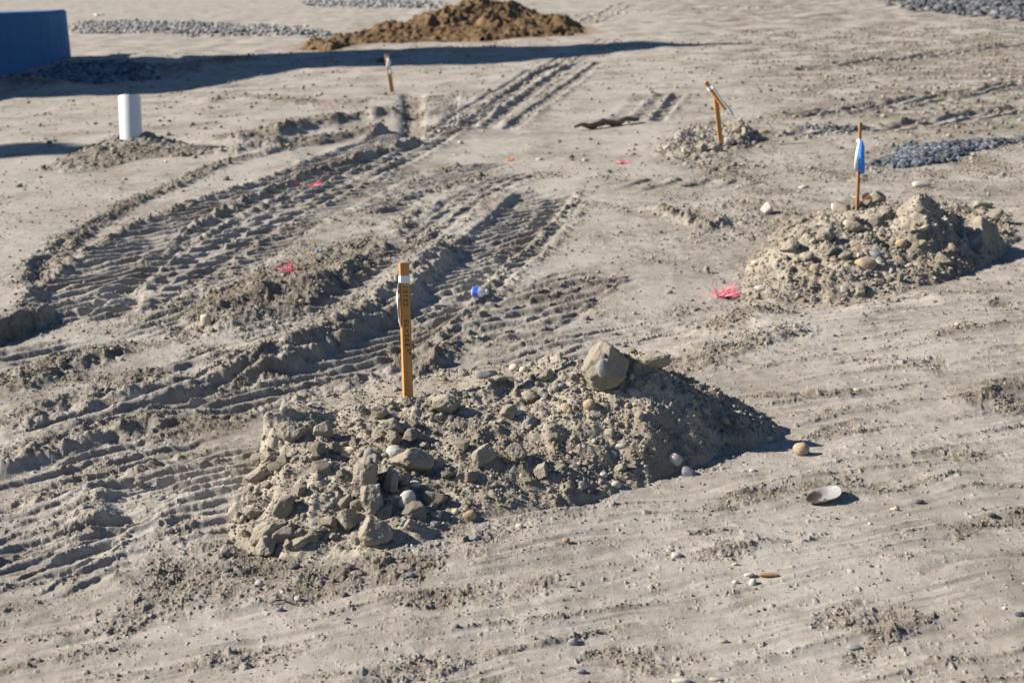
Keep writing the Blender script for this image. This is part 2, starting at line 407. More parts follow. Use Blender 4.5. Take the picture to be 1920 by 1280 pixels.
# ------------------------------------------------------------------ mesh and material helpers
def make_mesh(name, V, F, mats=(), smooth=True, attrs=None):
    V = np.asarray(V, np.float32); F = np.asarray(F, np.int32); k = F.shape[1]
    me = bpy.data.meshes.new(name)
    me.vertices.add(len(V)); me.vertices.foreach_set('co', V.ravel())
    me.loops.add(F.size); me.loops.foreach_set('vertex_index', F.ravel())
    me.polygons.add(len(F)); me.polygons.foreach_set('loop_start', np.arange(0, F.size, k, dtype=np.int32))
    if smooth: me.polygons.foreach_set('use_smooth', np.ones(len(F), bool))
    for an, av in (attrs or {}).items():
        if av.ndim == 1:
            a = me.attributes.new(an, 'FLOAT', 'POINT'); a.data.foreach_set('value', np.asarray(av, np.float32))
        else:
            a = me.attributes.new(an, 'FLOAT_COLOR', 'POINT'); a.data.foreach_set('color', np.asarray(av, np.float32).ravel())
    me.update(calc_edges=True)
    for mt in mats: me.materials.append(mt)
    return me
def link(name, me, parent=None):
    o = bpy.data.objects.new(name, me); COL.objects.link(o)
    if parent: o.parent = parent
    return o
def tag(o, label=None, cat=None, group=None, kind=None):
    if label: o['label'] = label
    if cat: o['category'] = cat
    if group: o['group'] = group
    if kind: o['kind'] = kind
    return o
def empty(name, loc, label, cat, group=None):
    o = bpy.data.objects.new(name, None); COL.objects.link(o); o.location = loc; o.empty_display_size = .1
    return tag(o, label, cat, group)

def mat(name, base, rough=.9, spec=.25, var=.12, scale=30., bump=.3, bscale=120., extra=None):
    mt = bpy.data.materials.new(name); mt.use_nodes = True
    t = mt.node_tree; b = t.nodes['Principled BSDF']
    b.inputs['Roughness'].default_value = rough; b.inputs['Specular IOR Level'].default_value = spec
    tc = t.nodes.new('ShaderNodeTexCoord')
    n = t.nodes.new('ShaderNodeTexNoise'); n.inputs['Scale'].default_value = scale; n.inputs['Detail'].default_value = 6; n.inputs['Roughness'].default_value = .65
    t.links.new(tc.outputs['Object'], n.inputs['Vector'])
    r = t.nodes.new('ShaderNodeMapRange'); r.inputs[1].default_value = .3; r.inputs[2].default_value = .7
    r.inputs[3].default_value = 1 - var; r.inputs[4].default_value = 1 + var
    t.links.new(n.outputs[0], r.inputs[0])
    mx = t.nodes.new('ShaderNodeMix'); mx.data_type = 'RGBA'; mx.blend_type = 'MULTIPLY'; mx.inputs[0].default_value = 1
    mx.inputs[6].default_value = (*base, 1)
    t.links.new(r.outputs[0], mx.inputs[7])
    t.links.new(mx.outputs[2], b.inputs['Base Color'])
    if bump:
        n2 = t.nodes.new('ShaderNodeTexNoise'); n2.inputs['Scale'].default_value = bscale; n2.inputs['Detail'].default_value = 5
        t.links.new(tc.outputs['Object'], n2.inputs['Vector'])
        bp = t.nodes.new('ShaderNodeBump'); bp.inputs['Strength'].default_value = bump; bp.inputs['Distance'].default_value = .01
        t.links.new(n2.outputs[0], bp.inputs['Height']); t.links.new(bp.outputs[0], b.inputs['Normal'])
    if extra: extra(t, b, mx, tc)
    return mt

def soil_material(name, dry, damp, attr=True):
    """dusty grey-beige soil: pale wind-dried crust, browner where freshly turned, with fine grit of its own colours"""
    mt = bpy.data.materials.new(name); mt.use_nodes = True
    t = mt.node_tree; b = t.nodes['Principled BSDF']
    b.inputs['Roughness'].default_value = .95; b.inputs['Specular IOR Level'].default_value = .12
    tc = t.nodes.new('ShaderNodeTexCoord')
    def noise(s, d=5, ro=.6):
        n = t.nodes.new('ShaderNodeTexNoise'); n.inputs['Scale'].default_value = s; n.inputs['Detail'].default_value = d; n.inputs['Roughness'].default_value = ro
        t.links.new(tc.outputs['Object'], n.inputs['Vector']); return n
    def rng(src, a, c, lo, hi):
        r = t.nodes.new('ShaderNodeMapRange'); r.inputs[1].default_value = a; r.inputs[2].default_value = c; r.inputs[3].default_value = lo; r.inputs[4].default_value = hi
        t.links.new(src, r.inputs[0]); return r.outputs[0]
    def mixc(f, a, c, mode='MIX'):
        mx = t.nodes.new('ShaderNodeMix'); mx.data_type = 'RGBA'; mx.blend_type = mode
        for s, v in ((0, f), (6, a), (7, c)):
            if isinstance(v, (int, float)): mx.inputs[s].default_value = v
            elif isinstance(v, tuple): mx.inputs[s].default_value = (*v, 1)
            else: t.links.new(v, mx.inputs[s])
        return mx.outputs[2]
    def math_(op, a, c):
        q = t.nodes.new('ShaderNodeMath'); q.operation = op
        for i, v in enumerate((a, c)):
            if isinstance(v, (int, float)): q.inputs[i].default_value = v
            else: t.links.new(v, q.inputs[i])
        return q.outputs[0]
    n1 = noise(1.1, 6); n2 = noise(14, 6); n3 = noise(160, 3, .7)
    at = t.nodes.new('ShaderNodeAttribute'); at.attribute_name = 'broken'
    f = math_('ADD', math_('MULTIPLY', at.outputs['Fac'], .75), rng(n1.outputs[0], .36, .66, -.22, .5))
    f = math_('ADD', f, rng(n2.outputs[0], .32, .68, -.26, .3))
    cl = t.nodes.new('ShaderNodeClamp'); t.links.new(f, cl.inputs[0])
    c = mixc(cl.outputs[0], dry, damp)
    c = mixc(1.0, c, rng(n3.outputs[0], .3, .7, .86, 1.14), 'MULTIPLY')
    # grit: single grains of grey, ochre and white stone
    vo = t.nodes.new('ShaderNodeTexVoronoi'); vo.inputs['Scale'].default_value = 110; vo.inputs['Randomness'].default_value = 1
    t.links.new(tc.outputs['Object'], vo.inputs['Vector'])
    sp = t.nodes.new('ShaderNodeSeparateColor'); t.links.new(vo.outputs['Color'], sp.inputs[0])
    gate = math_('MULTIPLY', rng(sp.outputs[0], .80, .82, 0, 1), rng(vo.outputs['Distance'], .28, .36, 1, 0))
    rp = t.nodes.new('ShaderNodeValToRGB'); rp.color_ramp.interpolation = 'CONSTANT'
    e = rp.color_ramp.elements; e[0].color = (.13, .13, .135, 1); e[1].position = .3; e[1].color = (.36, .29, .21, 1)
    for ps, cc in ((.5, (.20, .19, .18, 1)), (.72, (.42, .40, .37, 1)), (.86, (.24, .17, .11, 1))):
        q = e.new(ps); q.color = cc
    t.links.new(sp.outputs[1], rp.inputs[0])
    c = mixc(math_('MULTIPLY', gate, .8), c, rp.outputs[0])
    at2 = t.nodes.new('ShaderNodeAttribute'); at2.attribute_name = 'tint'
    c = mixc(at2.outputs['Alpha'], c, at2.outputs['Color'])
    t.links.new(c, b.inputs['Base Color'])
    bp = t.nodes.new('ShaderNodeBump'); bp.inputs['Strength'].default_value = .6; bp.inputs['Distance'].default_value = .0035
    hs = math_('ADD', noise(190, 4, .75).outputs[0], math_('MULTIPLY', gate, .25))
    hs = math_('ADD', hs, math_('MULTIPLY', noise(380, 2).outputs[0], .35))
    t.links.new(hs, bp.inputs['Height']); t.links.new(bp.outputs[0], b.inputs['Normal'])
    return mt

DRY = (.36, .338, .304); DAMP = (.165, .144, .114)
M_SOIL = soil_material('dusty_soil', DRY, DAMP)
M_HEAP = soil_material('heap_soil', (.355, .323, .270), (.215, .184, .142))
M_CLOD = mat('soil_clod', (.285, .256, .208), .96, .1, .22, 26, .6, 130)
M_STONE = {
    'grey': mat('grey_stone', (.25, .245, .24), .75, .3, .2, 25, .15, 90),
    'pale': mat('pale_stone', (.46, .43, .38), .75, .3, .18, 22, .15, 90),
    'cream': mat('cream_stone', (.55, .47, .34), .8, .25, .15, 22, .15, 90),
    'tan': mat('tan_stone', (.36, .28, .19), .8, .25, .2, 25, .15, 90),
    'blue': mat('bluish_stone', (.17, .19, .225), .65, .35, .2, 25, .12, 90),
    'dark': mat('dark_stone', (.085, .09, .10), .6, .35, .25, 25, .12, 90),
    'orange': mat('orange_stone', (.36, .215, .115), .75, .3, .2, 25, .12, 90),
    'clod': M_CLOD,
}

# ------------------------------------------------------------------ the ground: one sheet out to the horizon
def build_ground():
    t_in = (np.arange(-150, 2071, 1.25) - 960) / FPX
    tl = -np.geomspace(abs(t_in[0]), 40, 60)[1:][::-1]; tr = np.geomspace(t_in[-1], 40, 60)[1:]
    T = np.concatenate([tl, t_in, tr])
    py = np.concatenate([np.arange(1420, 520, -1.1), np.arange(520, -16, -.58)])
    dep = PITCH + np.arctan((py - 640) / FPX)
    Y = CAM_H / np.tan(dep)
    Y = Y[(Y > 0) & (Y < 70)]
    Y = np.concatenate([np.linspace(-40, .6, 50)[:-1], np.arange(.6, Y[0] - .005, .011), Y, np.geomspace(Y[-1], 900, 60)[1:]])
    S = np.maximum(Y, 2.45)
    X2 = S[:, None] * T[None]; Y2 = np.repeat(Y[:, None], len(T), 1)
    nr, nc = X2.shape
    x = X2.ravel().astype(np.float64); y = Y2.ravel().astype(np.float64)
    res = np.sqrt(np.gradient(Y)[:, None] * np.abs(np.gradient(T))[None] * S[:, None]).ravel()
    h, R = macro(x, y)
    fade = 1 - sst(45, 90, np.hypot(x, y))
    h = h * fade
    z = h + detail(x, y, R, res)
    tint = np.zeros((len(x), 4), np.float32)
    for i, k in enumerate(SEP):                    # keep the sheet under the mounds that stand on it
        M = MOUNDS[k]; bb = M['bb']
        mk = (x > bb[0]) & (x < bb[1]) & (y > bb[2]) & (y < bb[3])
        hm = mound_h(M, x[mk], y[mk], i)
        z[mk] -= .06 * sst(.015, .06, hm)
        if k not in ('straw', 'clump'): R[mk] = np.maximum(R[mk], .4 * sst(-.08, 0, hm))
        else:
            a = sst(-.35, 0, hm + .15 * noise2(x[mk] * 3, y[mk] * 3, 5)) * .6
            tint[mk] = np.stack([a * 0 + .20, a * 0 + .125, a * 0 + .06, a], 1)
    ids = np.arange(nr * nc).reshape(nr, nc)
    F = np.stack([ids[:-1, :-1], ids[:-1, 1:], ids[1:, 1:], ids[1:, :-1]], -1).reshape(-1, 4)
    me = make_mesh('ground', np.stack([x, y, z], 1), F, [M_SOIL], True, {'broken': R, 'tint': tint})
    return tag(link('ground', me), kind='structure')
build_ground()

def build_mound(k, i, name, step, label, cat, material=None, col=None):
    M = MOUNDS[k]; bb = M['bb']
    xs = np.arange(bb[0], bb[1], step); ys = np.arange(bb[2], bb[3], step)
    X, Y = np.meshgrid(xs, ys); nr, nc = X.shape
    x = X.ravel(); y = Y.ravel()
    hm = mound_h(M, x, y, i)
    h, R = macro(x, y)
    R = np.maximum(R, .8 * sst(-.05, .02, hm))
    if k == 'main':
        top = poly_sd(x, y, M['C'])
        R = R * (1 - .75 * sst(0, .06, top) * (x < .05))
    d = detail(x, y, R, np.full(x.shape, step))
    R = np.minimum(R, {'main': .34, 'right': .58, 'stake': .62, 'pipe': .85}.get(k, .4) + .45 * fbm2(x / .25, y / .25, 88, 4)).clip(0, 1)
    if k in ('straw', 'clump'):
        d = d + .05 * fbm2(x / .12, y / .12, 77, 3) + bumps(x, y, .3, 78, .5, .25, .5, .6) + bumps(x, y, .75, 79, .45, .2, .5, .45)
    z = h + hm + d
    keep = (hm > -.035)
    kq = keep.reshape(nr, nc); ids = np.arange(nr * nc).reshape(nr, nc)
    fk = kq[:-1, :-1] & kq[:-1, 1:] & kq[1:, 1:] & kq[1:, :-1]
    F = np.stack([ids[:-1, :-1], ids[:-1, 1:], ids[1:, 1:], ids[1:, :-1]], -1)[fk]
    used = np.unique(F); remap = np.full(nr * nc, -1, np.int64); remap[used] = np.arange(len(used))
    V = np.stack([x, y, z], 1)[used]
    base = np.array([M['C'][:, 0].mean(), M['C'][:, 1].mean(), 0])
    tint = np.zeros((len(used), 4), np.float32)
    me = make_mesh(name, V - base, remap[F], [material or M_HEAP], True, {'broken': R[used], 'tint': tint})
    o = link(name, me); o.location = base
    return tag(o, label, cat)
build_mound('main', 0, 'soil_mound', .0036, 'largest heap of stony soil, in front, with the stake lettered 10102 standing on it', 'mound')
build_mound('right', 1, 'soil_mound', .006, 'stony soil heap carrying the thin stake with the blue ribbon', 'mound')
build_mound('stake', 2, 'soil_mound', .008, 'low soil heap round the foot of the snapped stake', 'mound', M_SOIL)
build_mound('pipe', 3, 'soil_mound', .009, 'small soil heap packed round the white pipe', 'mound', M_SOIL)
M_STRAW = mat('brown_straw', (.125, .083, .045), .9, .15, .75, 3.2, .8, 40)
build_mound('straw', 4, 'straw_heap', .035, 'big heap of brown straw and peat at the far edge of the site', 'straw heap', M_STRAW)
build_mound('clump', 5, 'straw_clump', .025, 'small brown straw clump lying left of the big straw heap', 'straw heap', M_STRAW)

#OBJECTS#
# ------------------------------------------------------------------ stones and clods
_ico = {}
def ico(lv):
    if lv not in _ico:
        bm = bmesh.new(); bmesh.ops.create_icosphere(bm, subdivisions=lv, radius=1.0)
        bm.verts.ensure_lookup_table()
        V = np.array([v.co[:] for v in bm.verts]); V /= np.linalg.norm(V, axis=1)[:, None]
        F = np.array([[v.index for v in f.verts] for f in bm.faces]); bm.free(); _ico[lv] = (V, F)
    return _ico[lv]
def rock(seed, kind='clod', lv=4, slab=False):
    """unit stone: clods are chipped and crumbly, pebbles water-worn"""
    V, F = ico(lv); rs = np.random.RandomState(seed)
    off = rs.rand(3) * 50
    if kind == 'clod':
        r = 1.15 + .20 * noise3(V * 1.4 + off, seed)
        for k in range(12):
            n = rs.randn(3); n /= np.linalg.norm(n); d = rs.uniform(.56, .90)
            r = np.minimum(r, d / np.maximum(V @ n, .05))
        P = V * r[:, None]
        amp = .06 * noise3(P * 2.6 + off, seed + 1) + .06 * noise3(P * 6 + off, seed + 2) + .05 * np.abs(noise3(P * 12 + off, seed + 3)) + .03 * noise3(P * 24 + off, seed + 4)
        P = P * (1 + amp)[:, None]
    elif kind == 'round':                                  # broad boulder: peaked top, wide belly, blunt foot
        r = 1.15 + .10 * noise3(V * 1.2 + off, seed)
        for n, d in (((-.75, .65, .1), .74), ((.72, .68, .1), .80), ((-.9, -.4, .1), .88), ((.92, -.3, .1), .90), ((0, -1, .1), .92), ((-.5, -.8, .2), .90), ((.5, -.85, .1), .88),
                     ((-.35, .25, .9), .80), ((.45, -.05, .88), .78), ((-.1, -.5, .86), .82), ((.1, 1, 0), 1.0), ((0, .3, -.95), .8), ((.3, -.3, -.9), .85)):
            n = np.array(n) / np.linalg.norm(n)
            r = np.minimum(r, d / np.maximum(V @ n, .05))
        P = V * r[:, None]
        amp = .06 * noise3(P * 2.4 + off, seed + 1) + .05 * noise3(P * 6 + off, seed + 2) + .04 * np.abs(noise3(P * 12 + off, seed + 3)) + .03 * noise3(P * 24 + off, seed + 4)
        P = P * (1 + amp)[:, None]
    elif kind == 'shard':
        r = 1.2 + .12 * noise3(V * 1.2 + off, seed)
        for k in range(11):
            n = rs.randn(3); n /= np.linalg.norm(n); d = rs.uniform(.55, .9)
            r = np.minimum(r, d / np.maximum(V @ n, .05))
        P = V * (r * (1 + .03 * noise3(V * 5 + off, seed + 2)))[:, None]
    else:
        e = rs.uniform(.75, 1.0)
        P = np.sign(V) * np.abs(V) ** e
        r = 1 + .16 * noise3(V * 1.1 + off, seed) + .05 * noise3(V * 2.6 + off, seed + 1) + .008 * noise3(V * 14 + off, seed + 2)
        for k in range(3):
            n = rs.randn(3); n /= np.linalg.norm(n); d = rs.uniform(.8, 1.0)
            r = np.minimum(r, 1.02 * d / np.maximum(V @ n, .05) * .25 + r * .75)
        P = P * r[:, None]
    P = P - (P.max(0) + P.min(0)) / 2
    return P / (np.abs(P).max(0)), F
VIEW = Matrix(((RIV[0], UPV[0], -_fw[0]), (RIV[1], UPV[1], -_fw[1]), (RIV[2], UPV[2], -_fw[2])))

G1 = 'stones and clods of the front heap'
S = []
def st(px, py, w_, h_, look, ang, label, name=None, cat=None, group=None, shape=None, lift=.30):
    S.append((px, py, w_, h_, look, ang, label, name, cat, group, shape, lift))
# front heap: the big pieces
M_STONE['dull'] = mat('shade_dark_clod', (.26, .235, .188), .95, .1, .2, 26, .6, 130)  # clod colour darkened to stand in for the boulder's shaded front
st(1136, 686, 94, 98, 'dull', 8, 'biggest boulder of packed earth, crowning the front heap', 'boulder', 'boulder', lift=.36, shape='round')
st(1228, 676, 62, 30, 'clod', 5, 'flat clod jutting out to the right behind the crowning boulder')
st(837, 759, 56, 42, 'clod', -8, 'rounded grey clod right of the lettered stake foot')
st(765, 752, 30, 20, 'clod', 0, 'small clod hiding the foot of the lettered stake')
st(868, 699, 21, 21, 'clod', 30, 'lone upright clod on the back rim of the front heap, left of the rim stones')
st(912, 702, 44, 18, 'grey', 2, 'flat grey stone on the back rim of the front heap', 'stone')
st(964, 690, 20, 17, 'cream', 0, 'cream pebble topping the back rim stones of the front heap', 'pebble')
st(982, 693, 17, 14, 'cream', 15, 'smaller cream pebble beside the one topping the back rim', 'pebble')
st(938, 711, 32, 17, 'clod', 0, 'clod wedged below the cream pebbles of the back rim')
st(1022, 706, 36, 22, 'clod', 10, 'crumbly clod between the back rim pebbles and the crowning boulder')
st(995, 742, 46, 26, 'clod', 15, 'long tan clod below the back rim with a bluish stone on its end')
st(1017, 739, 24, 9, 'blue', 8, 'flat bluish stone lying on the end of a long tan clod', 'stone')
st(1052, 725, 20, 15, 'blue', 40, 'pale blue stone chip below the left edge of the crowning boulder', 'stone', shape='shard')
st(973, 775, 29, 13, 'pale', 5, 'smooth pale oval pebble high in the middle of the front heap', 'pebble')
st(952, 772, 32, 30, 'clod', 0, 'clod touching the smooth pale oval pebble')
st(993, 790, 15, 15, 'blue', 30, 'small blue stone just below the smooth pale oval pebble', 'pebble')
st(1063, 765, 19, 19, 'tan', 0, 'round tan pebble below the crowning boulder', 'pebble')
st(1105, 758, 24, 20, 'tan', 20, 'brownish stone in the shade under the crowning boulder', 'stone')
st(1190, 735, 28, 16, 'grey', -20, 'grey stone tucked under the right side of the crowning boulder', 'stone')
st(1186, 707, 14, 12, 'pale', 0, 'pale pebble at the right foot of the crowning boulder', 'pebble')
st(738, 800, 52, 36, 'clod', -5, 'broad clod just below the lettered stake, left one of a pair')
st(758, 803, 26, 30, 'clod', 20, 'narrow clod just below the lettered stake, right one of a pair')
st(712, 772, 34, 24, 'clod', 0, 'clod on the plateau edge left of the lettered stake')
st(605, 806, 38, 34, 'clod', 10, 'rounded clod in the broken edge on the left of the front heap')
st(545, 808, 62, 40, 'clod', 2, 'block of crust at the top left corner of the front heap', shape='clod')
st(652, 846, 38, 18, 'cream', 6, 'bright cream flat stone on the upper left slope of the front heap', 'stone')
st(692, 851, 20, 22, 'grey', 0, 'round grey stone right of the bright cream flat one', 'pebble')
st(738, 848, 32, 28, 'pale', 10, 'pale stone behind the big overhanging block of the front heap', 'stone')
st(772, 866, 86, 54, 'clod', 12, 'big overhanging block of earth in the middle of the slope')
st(690, 892, 62, 88, 'clod', -28, 'long leaning slab of earth left of the overhanging block')
st(733, 902, 34, 58, 'clod', 8, 'upright narrow clod under the overhanging block')
st(698, 935, 54, 66, 'clod', -20, 'thick leaning clod below the long slab of earth')
st(652, 975, 44, 46, 'clod', -20, 'squarish clod low on the slope, left of the lowest big lump')
st(702, 992, 68, 58, 'clod', 10, 'lowest big lump of earth at the front of the heap')
st(763, 938, 32, 42, 'pale', -18, 'whitish striped pebble upright below the overhanging block', 'pebble')
st(778, 908, 22, 16, 'pale', 0, 'pale stone just above the whitish striped pebble', 'stone')
st(776, 958, 16, 14, 'clod', 0, 'little clod at the foot of the whitish striped pebble')
st(822, 932, 29, 16, 'blue', 22, 'flat blue-grey stone right of the whitish striped pebble', 'stone')
st(617, 948, 20, 12, 'blue', 25, 'dull blue stone low on the left slope of the front heap', 'stone')
st(612, 853, 11, 10, 'blue', 0, 'tiny blue pebble left of the bright cream flat stone', 'pebble')
st(904, 855, 52, 36, 'clod', 35, 'elongated reddish-grey clod slanting in the middle of the heap')
st(968, 850, 44, 40, 'clod', -15, 'blocky tan clod right of the slanting one')
st(1015, 881, 29, 36, 'clod', -10, 'upright clod below and right of the blocky tan one')
st(880, 965, 25, 18, 'tan', 0, 'peach coloured pebble low in the middle of the front heap', 'pebble')
st(818, 966, 24, 20, 'clod', 0, 'small clod below the flat blue-grey stone')
st(816, 982, 18, 12, 'blue', 0, 'pale blue pebble below the flat blue-grey stone', 'pebble')
st(848, 971, 13, 9, 'grey', 0, 'tiny lilac-grey pebble left of the peach coloured one', 'pebble')
st(755, 981, 10, 12, 'blue', 0, 'tiny pale blue pebble right of the lowest big lump', 'pebble')
st(770, 985, 26, 26, 'clod', 0, 'clod right of the lowest big lump')
st(893, 1008, 15, 11, 'blue', 0, 'small deep blue pebble at the front foot of the heap', 'pebble')
st(974, 986, 15, 11, 'cream', 0, 'small cream pebble at the front foot of the heap', 'pebble')
st(1062, 1012, 14, 10, 'tan', 0, 'small tan clod at the front right foot of the heap')
st(1266, 860, 30, 22, 'pale', -38, 'egg shaped pale stone on the shaded right foot of the heap', 'stone', lift=.4)
st(1291, 886, 29, 20, 'blue', -30, 'slate blue stone just below the egg shaped pale one', 'stone')
st(1502, 842, 31, 27, 'tan', 0, 'tan round stone lying alone right of the front heap', 'stone', lift=.42)
st(1514, 847, 9, 8, 'tan', 0, 'tiny pebble touching the lone tan round stone', 'pebble')
st(1442, 823, 14, 11, 'cream', 0, 'small cream pebble at the right tip of the front heap', 'pebble')
st(1411, 882, 13, 9, 'pale', 0, 'pale pebble on the sunlit edge of the heap shadow', 'pebble')
st(1150, 852, 22, 17, 'blue', -40, 'bluish stone chip in the shaded slope', 'stone', shape='shard')
st(1165, 836, 22, 10, 'pale', -5, 'flat pale chip above the bluish one in the shaded slope', 'stone')
st(1163, 876, 28, 17, 'clod', 15, 'pinkish clod below the bluish chip in the shaded slope')
st(1132, 890, 14, 12, 'pale', 0, 'pale pebble left of the pinkish clod in the shaded slope', 'pebble')
st(1156, 908, 20, 15, 'pale', -10, 'pale pebble below the pinkish clod in the shaded slope', 'pebble')
st(1091, 909, 20, 17, 'grey', 0, 'grey pebble lower left of the pinkish clod', 'pebble')
st(1046, 882, 11, 9, 'blue', 0, 'deep blue chip right of the upright clod', 'pebble')
st(1320, 770, 26, 14, 'grey', -30, 'grey flat stone on the right ridge of the front heap', 'stone')
st(1360, 790, 30, 16, 'clod', -25, 'clod low on the right ridge of the front heap')
st(1255, 808, 16, 10, 'clod', 0, 'small clod in the middle of the shaded slope')
st(1290, 795, 15, 9, 'blue', 0, 'blue pebble in the upper shaded slope', 'pebble')
st(1143, 812, 20, 22, 'clod', 0, 'clod in the upper shaded slope below the boulder')
st(1200, 780, 20, 18, 'clod', 0, 'dark clod under the right ridge, below the boulder')
st(490, 888, 74, 34, 'clod', 22, 'overhanging slab at the left edge of the front heap')
st(477, 935, 36, 28, 'clod', 0, 'clod under the overhanging slab')
st(455, 918, 20, 14, 'clod', 0, 'small clod under the tip of the overhanging slab')
st(508, 855, 46, 26, 'clod', 20, 'clod above the overhanging slab at the left edge')
st(505, 995, 80, 46, 'clod', 36, 'long clod slanting down at the left foot of the heap')
st(500, 1022, 46, 40, 'clod', 25, 'lumpy clod in front of the long slanting one')
st(422, 1034, 20, 26, 'clod', 15, 'outermost clod at the left foot of the front heap')
st(540, 990, 30, 26, 'clod', 0, 'clod between the long slanting one and the squarish one')
st(560, 1018, 44, 22, 'clod', 25, 'flat clod in the lower left of the front heap')
st(596, 995, 42, 22, 'clod', 10, 'pale flat clod left of the squarish clod')
st(455, 975, 18, 20, 'clod', 0, 'round clod at the left foot below the overhanging slab')
st(428, 1069, 22, 10, 'dark', -5, 'dark slate chip lying in front of the outermost clod', 'stone', shape='shard')
st(553, 1062, 22, 12, 'dark', 20, 'dark oval pebble in front of the left slope', 'pebble')
st(486, 1093, 15, 13, 'pale', 0, 'round pale pebble in front of the left foot of the heap', 'pebble')
st(558, 1122, 14, 10, 'cream', -8, 'white flat pebble beside the twig', 'pebble')
st(525, 1142, 15, 9, 'blue', 10, 'pale blue flat pebble in front of the twig', 'pebble')
st(646, 1115, 14, 10, 'dark', 25, 'dark blue pebble in front of the heap', 'pebble')
st(605, 1083, 14, 9, 'dark', 0, 'small dark pebble between the heap and the white flat pebble', 'pebble')
st(770, 1077, 18, 10, 'blue', 0, 'grey-blue pebble at the front foot of the heap', 'pebble')
st(670, 1074, 28, 14, 'clod', -5, 'tan clod at the front foot of the heap')
st(705, 1051, 18, 14, 'clod', 0, 'little clod in front of the lowest big lump')
# open ground
st(1440, 1077, 40, 8, 'orange', -2, 'long orange pebble in the broken soil in front', 'pebble')
st(1411, 1091, 13, 15, 'pale', -30, 'pale pebble beside the long orange one', 'pebble')
st(1379, 1091, 12, 9, 'pale', 0, 'small whitish pebble left of the long orange one', 'pebble')
st(1405, 1077, 20, 8, 'pale', 5, 'flat pale pebble touching the left end of the orange one', 'pebble')
st(1378, 1057, 12, 6, 'cream', 5, 'white chip above the long orange pebble', 'pebble')
st(1602, 1213, 28, 11, 'grey', 0, 'grey green flat pebble on smooth dust near the bottom', 'pebble')
st(1073, 1203, 19, 14, 'grey', 30, 'speckled grey pebble in front of the heap', 'pebble')
st(1090, 1258, 18, 9, 'blue', 5, 'flat blue pebble at the bottom middle', 'pebble')
st(1277, 1276, 36, 12, 'pale', 0, 'pale stone cut by the bottom edge', 'stone')
st(1342, 1273, 24, 9, 'pale', 0, 'flat pale stone by the bottom edge, right of another pale one', 'stone')
st(857, 1173, 11, 8, 'dark', 0, 'dark pebble on smooth dust in front of the heap', 'pebble')
st(1724, 940, 18, 8, 'dark', 3, 'dark flat pebble right of the seashell', 'pebble')
st(1678, 954, 18, 9, 'cream', 0, 'cream pebble below the dark flat one, right of the seashell', 'pebble')
st(1860, 965, 18, 8, 'dark', 0, 'dark pebble at the right side, beyond the seashell', 'pebble')
st(1356, 1202, 18, 8, 'tan', 10, 'peach chip on the dust near the bottom', 'pebble')
st(1912, 1152, 18, 12, 'dark', 0, 'dark clod at the right edge', 'soil_clod')
st(302, 934, 17, 11, 'blue', 0, 'blue-grey pebble in the wheel track left of the heap', 'pebble')
st(260, 905, 18, 14, 'clod', 0, 'clod standing in the wheel track left of the heap')
st(236, 1003, 16, 12, 'clod', 0, 'lump on the wheel track lower left of the heap')
st(386, 601, 20, 25, 'cream', 10, 'cream stone stuck in the left end of the soil ridge', 'stone')
st(566, 566, 13, 11, 'tan', 0, 'tan pebble at the foot of the soil ridge below the pink bristles', 'pebble')
st(224, 673, 16, 11, 'pale', -20, 'pale chip in the ridge of crumbs at the left', 'pebble', shape='shard')
st(1437, 392, 22, 24, 'pale', 20, 'pale blocky stone in the low dip before the blue ribbon heap', 'stone', shape='shard')
st(1507, 351, 20, 8, 'pale', 12, 'flat whitish stone behind the blue ribbon heap', 'stone')
st(1393, 378, 12, 10, 'tan', 0, 'small tan stone left of the pale blocky one', 'pebble')
st(1255, 548, 14, 9, 'tan', 0, 'tan pebble left of the pink bristles on the open ground', 'pebble')
st(1325, 507, 12, 17, 'clod', 0, 'upright clod behind the pink bristles at the right')
# heap with the blue ribbon
st(1553, 467, 36, 36, 'clod', 10, 'large tan block on the front of the blue ribbon heap', 'boulder', 'boulder')
st(1622, 497, 40, 27, 'tan', -5, 'smooth tan boulder low on the blue ribbon heap', 'boulder', 'boulder')
st(1528, 503, 20, 17, 'tan', 0, 'reddish round stone left of the smooth tan boulder', 'stone')
st(1691, 457, 23, 19, 'tan', 15, 'brown stone on the right slope of the blue ribbon heap', 'stone')
st(1727, 347, 34, 15, 'pale', -5, 'pale flat stone on the very top of the blue ribbon heap', 'stone')
st(1730, 428, 20, 10, 'cream', 20, 'cream stone high on the right slope of the blue ribbon heap', 'stone')
st(1645, 370, 34, 30, 'clod', 20, 'tan block right of the thin stake with the blue ribbon')
st(1622, 366, 18, 14, 'clod', 0, 'small brown clod just behind the thin stake')
st(1600, 425, 38, 24, 'clod', 0, 'broad clod in front of the thin stake')
st(1588, 420, 14, 15, 'pale', 0, 'white pebble leaning on the broad clod in front of the thin stake', 'pebble')
st(1545, 440, 44, 34, 'clod', 15, 'dark clod above the large tan block')
st(1480, 462, 36, 26, 'clod', 25, 'clod in the left slope of the blue ribbon heap')
st(1650, 407, 22, 15, 'clod', 0, 'clod right of the broad one on the blue ribbon heap')
st(1428, 541, 27, 13, 'pale', -5, 'pale flat stone at the left foot of the blue ribbon heap', 'stone')
st(1612, 547, 24, 20, 'clod', 0, 'grey clod at the front foot of the blue ribbon heap')
st(1641, 533, 15, 13, 'clod', 0, 'dark clod just right of the grey one at the front foot')
st(1671, 524, 13, 12, 'dark', 0, 'dark pebble low on the right slope of the blue ribbon heap', 'pebble')
st(1574, 568, 14, 9, 'clod', 0, 'small clod on the dust before the blue ribbon heap')
st(1418, 493, 16, 11, 'cream', 0, 'cream stone on the left shoulder of the blue ribbon heap', 'stone')
st(1735, 372, 18, 14, 'clod', 0, 'clod just under the pale top stone')
